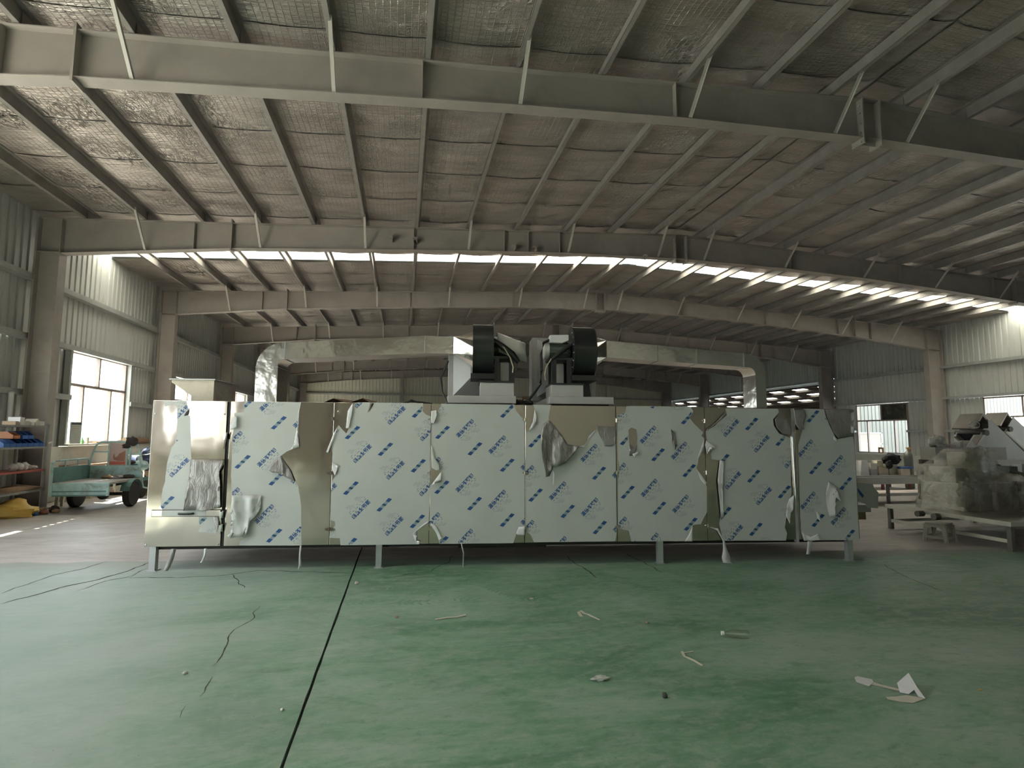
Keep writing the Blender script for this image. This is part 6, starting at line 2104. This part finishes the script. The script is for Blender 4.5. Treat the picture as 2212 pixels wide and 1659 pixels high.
G = lambda *a: [tuple(p[:2]) for p in a]
crack(G(*[(-3.56, 5.942, 0.0), (-3.456, 6.14, 0.0), (-3.348, 6.441, 0.0), (-3.158, 6.73, 0.0), (-3.035, 7.05, 0.0), (-2.951, 7.54, 0.0)]), 0.030, 1)
crack(G(*[(-3.788, 6.309, 0.0), (-3.756, 6.655, 0.0), (-3.707, 7.026, 0.0), (-3.576, 7.3, 0.0), (-3.471, 7.634, 0.0)]), 0.018, 2)
crack(G(*[(-3.136, 6.269, 0.0), (-3.033, 6.651, 0.0), (-2.887, 6.817, 0.0), (-2.859, 7.17, 0.0)]), 0.016, 3)
crack(G(*[(-2.859, 6.753, 0.0), (-2.371, 6.664, 0.0), (-1.915, 6.68, 0.0), (-1.575, 6.849, 0.0), (-1.149, 6.707, 0.0), (-0.527, 6.531, 0.0)]), 0.02, 4)
crack(G(*[(-1.237, 5.444, 0.0), (-1.215, 5.121, 0.0), (-1.267, 4.85, -0.0), (-1.262, 4.599, 0.0), (-1.226, 4.37, 0.0), (-1.205, 4.128, 0.0)]), 0.010, 5)
crack(G(*[(-1.165, 3.963, 0.0), (-1.137, 3.806, 0.0), (-1.154, 3.689, 0.0)]), 0.008, 6)
crack(G(*[(-1.181, 3.581, 0.0), (-1.157, 3.445, 0.0)]), 0.006, 7)
crack(G(*[(2.092, 6.975, 0.0), (2.095, 6.411, 0.0), (2.12, 5.845, 0.0)]), 0.016, 8)
crack(G(*[(2.918, 6.968, 0.0), (2.932, 6.43, 0.0), (2.915, 5.905, 0.0)]), 0.016, 9)
crack(G(*[(5.812, 5.836, 0.0), (5.639, 5.54, 0.0), (5.487, 5.191, 0.0), (5.346, 4.678, -0.0)]), 0.012, 10)
crack(G(*[(0.678, 7.228, 0.0), (0.523, 6.743, 0.0), (0.292, 6.446, 0.0), (-0.016, 6.294, 0.0)]), 0.012, 11)
crack(G(*[(-1.833, 6.726, 0.0), (-1.528, 6.107, 0.0)]), 0.014, 12)


def floor_strip(path, w_, label, name='film_offcut', mat='strip_cream', lift=0.004, cat='film strip', group='film strips on the floor'):
    mb = MB()
    pts = [Vector((p[0], p[1], 0)) for p in path]
    m = len(pts)
    vs = []
    for i, p in enumerate(pts):
        d = (pts[min(i + 1, m - 1)] - pts[max(i - 1, 0)]).normalized()
        nn = Vector((-d.y, d.x, 0))
        ww = w_[i] if isinstance(w_, list) else w_
        z = 0.0025 + lift * (i % 2)
        vs += [(p.x + nn.x * ww / 2, p.y + nn.y * ww / 2, z + 0.002), (p.x - nn.x * ww / 2, p.y - nn.y * ww / 2, z)]
    c = sum(pts, Vector()) / m
    vs = [(v_[0] - c.x, v_[1] - c.y, v_[2]) for v_ in vs]
    mb.add(vs, [(2 * i, 2 * i + 1, 2 * i + 3, 2 * i + 2) for i in range(m - 1)])
    o = mb.build(name, mat)
    o.location = (c.x, c.y, 0)
    md = o.modifiers.new('thick', 'SOLIDIFY')
    md.thickness = 0.0015
    md.offset = 1.0
    return tag(o, label, cat, group)


floor_strip([(0.301, 4.792, 0.0), (0.399, 4.809, 0.0), (0.479, 4.818, 0.0), (0.566, 4.851, 0.0)], 0.022, 'straight cream film strip on the green floor before the fourth door')
floor_strip([(1.535, 4.634, -0.0), (1.543, 4.732, 0.0), (1.579, 4.789, 0.0), (1.583, 4.699, 0.0), (1.61, 4.682, 0.0), (1.625, 4.605, 0.0), (1.659, 4.527, 0.0)], [0.03, 0.03, 0.03, 0.025, 0.02, 0.02, 0.015], 'cream film strip with a curled left end on the green floor')
floor_strip([(2.007, 3.779, 0.0), (1.974, 3.685, 0.0), (1.991, 3.665, 0.0), (2.003, 3.599, 0.0), (2.02, 3.527, 0.0)], 0.018, 'bent cream film strip below the clear bottle')
floor_strip([(2.004, 3.754, 0.0), (2.085, 3.756, 0.0)], 0.010, 'thin cream film sliver touching the bent strip')
# the large folded piece on the right
fp = thing('folded_film', 'large folded white film tail with a pointed end on the right of the green floor', 'film strip', (2.956, 2.987, 0), 0, 'film strips on the floor')
fc = (2.956, 2.987)


def fold(pts, z, mat, name):
    mb = MB()
    ps = [(p[0] - fc[0], p[1] - fc[1]) for p in pts]
    n = len(ps)
    tris = [tuple(q) for q in tessellate_polygon([[Vector((p[0], p[1], 0)) for p in ps]])]
    zz = [z[i] if isinstance(z, list) else z for i in range(n)]
    mb.add([(p[0], p[1], zz[i]) for i, p in enumerate(ps)] + [(p[0], p[1], zz[i] + 0.0015) for i, p in enumerate(ps)], tris + [tuple(i + n for i in q) for q in tris] + [(i, (i + 1) % n, n + (i + 1) % n, n + i) for i in range(n)])
    mb.build(name, mat, fp)


fold([(2.856, 3.141, 0.0), (2.89, 3.155, 0.0), (2.961, 3.115, 0.0), (2.948, 3.091, 0.0), (2.876, 3.053, 0.0), (2.836, 3.106, 0.0)], [0.02, 0.02, 0.012, 0.006, 0.004, 0.01], 'film_white', 'tail_end')
fold([(2.95, 3.104, 0.0), (2.972, 3.054, 0.0), (3.028, 2.992, 0.0), (3.023, 2.956, 0.0), (2.989, 2.981, 0.0), (2.951, 3.032, 0.0), (2.912, 3.072, 0.0)], 0.004, 'strip_cream', 'tail')
fold([(3.056, 3.025, 0.0), (3.176, 3.054, 0.0), (3.107, 2.934, 0.0), (3.027, 2.919, 0.0), (2.996, 2.949, 0.0)], [0.02, 0.06, 0.03, 0.004, 0.004], 'film_white', 'fold')
fold([(3.176, 3.054, 0.0), (3.107, 2.934, 0.0), (3.077, 2.856, 0.0), (3.058, 2.883, 0.0), (3.074, 2.922, 0.0)], [0.06, 0.03, 0.003, 0.003, 0.02], 'film_white', 'fold')
fold([(2.861, 2.915, 0.0), (2.924, 2.909, 0.0), (3.003, 2.912, 0.0), (3.042, 2.881, 0.0), (3.077, 2.856, 0.0), (2.953, 2.823, 0.0), (2.895, 2.851, 0.0), (2.847, 2.888, 0.0)], 0.003, 'strip_cream', 'tongue')

# clear bottle on its side
bp_ = [(2.447, 3.982), (2.641, 3.916)]
bt = thing('plastic_bottle', 'clear empty plastic bottle with a white cap lying on the green floor', 'bottle', (bp_[0][0], bp_[0][1], 0.032), math.atan2(bp_[1][1] - bp_[0][1], bp_[1][0] - bp_[0][0]))
t = NT('clear_plastic')
for nd in list(t.t.nodes):
    if nd.type == 'BSDF_PRINCIPLED':
        t.t.nodes.remove(nd)
out = [nd for nd in t.t.nodes if nd.type == 'OUTPUT_MATERIAL'][0]
tp = t.n('BsdfTransparent')
tp.inputs['Color'].default_value = (0.9, 0.94, 0.9, 1)
gl = t.n('BsdfGlossy')
gl.inputs['Roughness'].default_value = 0.08
mx = t.n('MixShader')
lw = t.n('LayerWeight')
lw.inputs['Blend'].default_value = 0.35
t.l(t.ramp(lw.outputs['Facing'], [(0.0, 0.12), (1.0, 0.6)]), mx.inputs[0])
t.l(tp.outputs[0], mx.inputs[1])
t.l(gl.outputs[0], mx.inputs[2])
t.l(mx.outputs[0], out.inputs['Surface'])
MB().lathe([(0.014, 0.02), (0.014, 0.035), (0.024, 0.06), (0.031, 0.085), (0.031, 0.10), (0.028, 0.11), (0.031, 0.12), (0.031, 0.195), (0.026, 0.205), (0.018, 0.207)], (0, 0, 0), 18, 'x').build('body', 'clear_plastic', bt, smooth=True)
MB().lathe([(0.008, 0.0), (0.016, 0.002), (0.016, 0.022), (0.008, 0.024)], (0, 0, 0), 18, 'x').build('cap', 'film_white', bt, smooth=True)
# small bits
bits = [((1297, 1469), (0.055, 0.022, 0.015), 'motor_wrap', 'crumpled clear wrapper on the green floor', 'wrapper'), ((1436, 1507), (0.016, 0.014, 0.016), 'lump_dark', 'small dark green lump on the floor below the wrapper', 'lump'),
        ((400, 1456), (0.018, 0.012, 0.010), 'film_white', 'small white chip on the pale left part of the floor', 'chip'), ((770, 1262), (0.022, 0.018, 0.016), 'motor_wrap', 'small crumpled plastic beside the floor joint', 'wrapper'),
        ((857, 1334), (0.018, 0.014, 0.008), 'carton_tan', 'small brown chip right of the floor joint', 'chip'), ((1398, 1346), (0.014, 0.012, 0.008), 'carton_tan', 'tiny brown chip right of the curled film strip', 'chip'),
        ((609, 1535), (0.010, 0.009, 0.007), 'film_white', 'tiny white chip left of the floor joint near the camera', 'chip'), ((1148, 1294), (0.02, 0.012, 0.006), 'carton_cream', 'tiny cream chip near the dark strip under the dryer', 'chip'),
        ((2118, 1491), (0.018, 0.006, 0.004), 'bag_yellow', 'tiny yellowish sliver at the far right of the floor', 'chip')]
POS = [(1.268, 3.455), (1.562, 3.161), (-1.349, 4.039), (-0.438, 6.048), (-0.016, 4.91), (2.025, 4.39), (-0.633, 3.423), (1.233, 5.216), (3.518, 2.887)]
for i, ((_, r_, m_, l_, c_2), p) in enumerate(zip(bits, POS)):
    mb = MB().blob((0, 0, r_[2] * 0.8), r_, i * 2 + 1, 0.7 if i in (0, 3) else 0.35, 2.8, 16, 10)
    mb.v = [(q[0], q[1], max(0.0, q[2])) for q in mb.v]
    one(mb, 'plastic_wrapper' if c_2 == 'wrapper' else 'floor_' + c_2, m_, l_, c_2, 'bits on the green floor', True, (p[0], p[1], 0), 0.4 * i)

# tyre prints left in the coating
plain('tread_green', (0.12, 0.26, 0.15), 0.35, 0.0, 0.25, 14.0)


def tyre_print(path, w_, pitch=0.055):
    pts = [Vector((p[0], p[1], 0)) for p in path]
    q = []
    for a, b in zip(pts[:-1], pts[1:]):
        n = max(1, int((b - a).length / pitch))
        for k in range(n):
            q.append((a.lerp(b, k / n), (b - a).normalized()))
    mb = MB()
    for i, (p, d) in enumerate(q):
        if noise.noise(Vector((p.x * 2.2, p.y * 3.0, 4.0))) < -0.18:
            continue
        nn = Vector((-d.y, d.x, 0))
        for s in (-1, 1):
            a = p + nn * s * w_ * 0.06
            b = p + nn * s * w_ * 0.5 + d * pitch * 0.6
            e = d * pitch * 0.5
            mb.add([tuple(a) , tuple(b), tuple(b + e), tuple(a + e)], [(0, 1, 2, 3)])
    mb.v = [(v_[0], v_[1], 0.0009) for v_ in mb.v]
    me = bpy.data.meshes.new('tyre_print')
    me.from_pydata(mb.v, [], mb.f)
    me.materials.append(MATS['tread_green'])
    o = bpy.data.objects.new('tyre_print', me)
    COL.objects.link(o)
    o.parent = floor
    o['kind'] = 'stuff'


tyre_print([(-0.49, 5.403, -0.0), (-0.135, 5.38, 0.0), (0.16, 5.297, 0.0), (0.309, 5.298, 0.0)], 0.15)
tyre_print([(-0.115, 5.883, 0.0), (0.17, 5.695, 0.0), (0.51, 5.379, 0.0), (0.739, 5.263, 0.0)], 0.17)
tyre_print([(0.657, 5.921, 0.0), (0.912, 5.66, 0.0), (1.124, 5.296, 0.0), (1.434, 5.09, 0.0), (1.802, 4.854, 0.0)], 0.16)
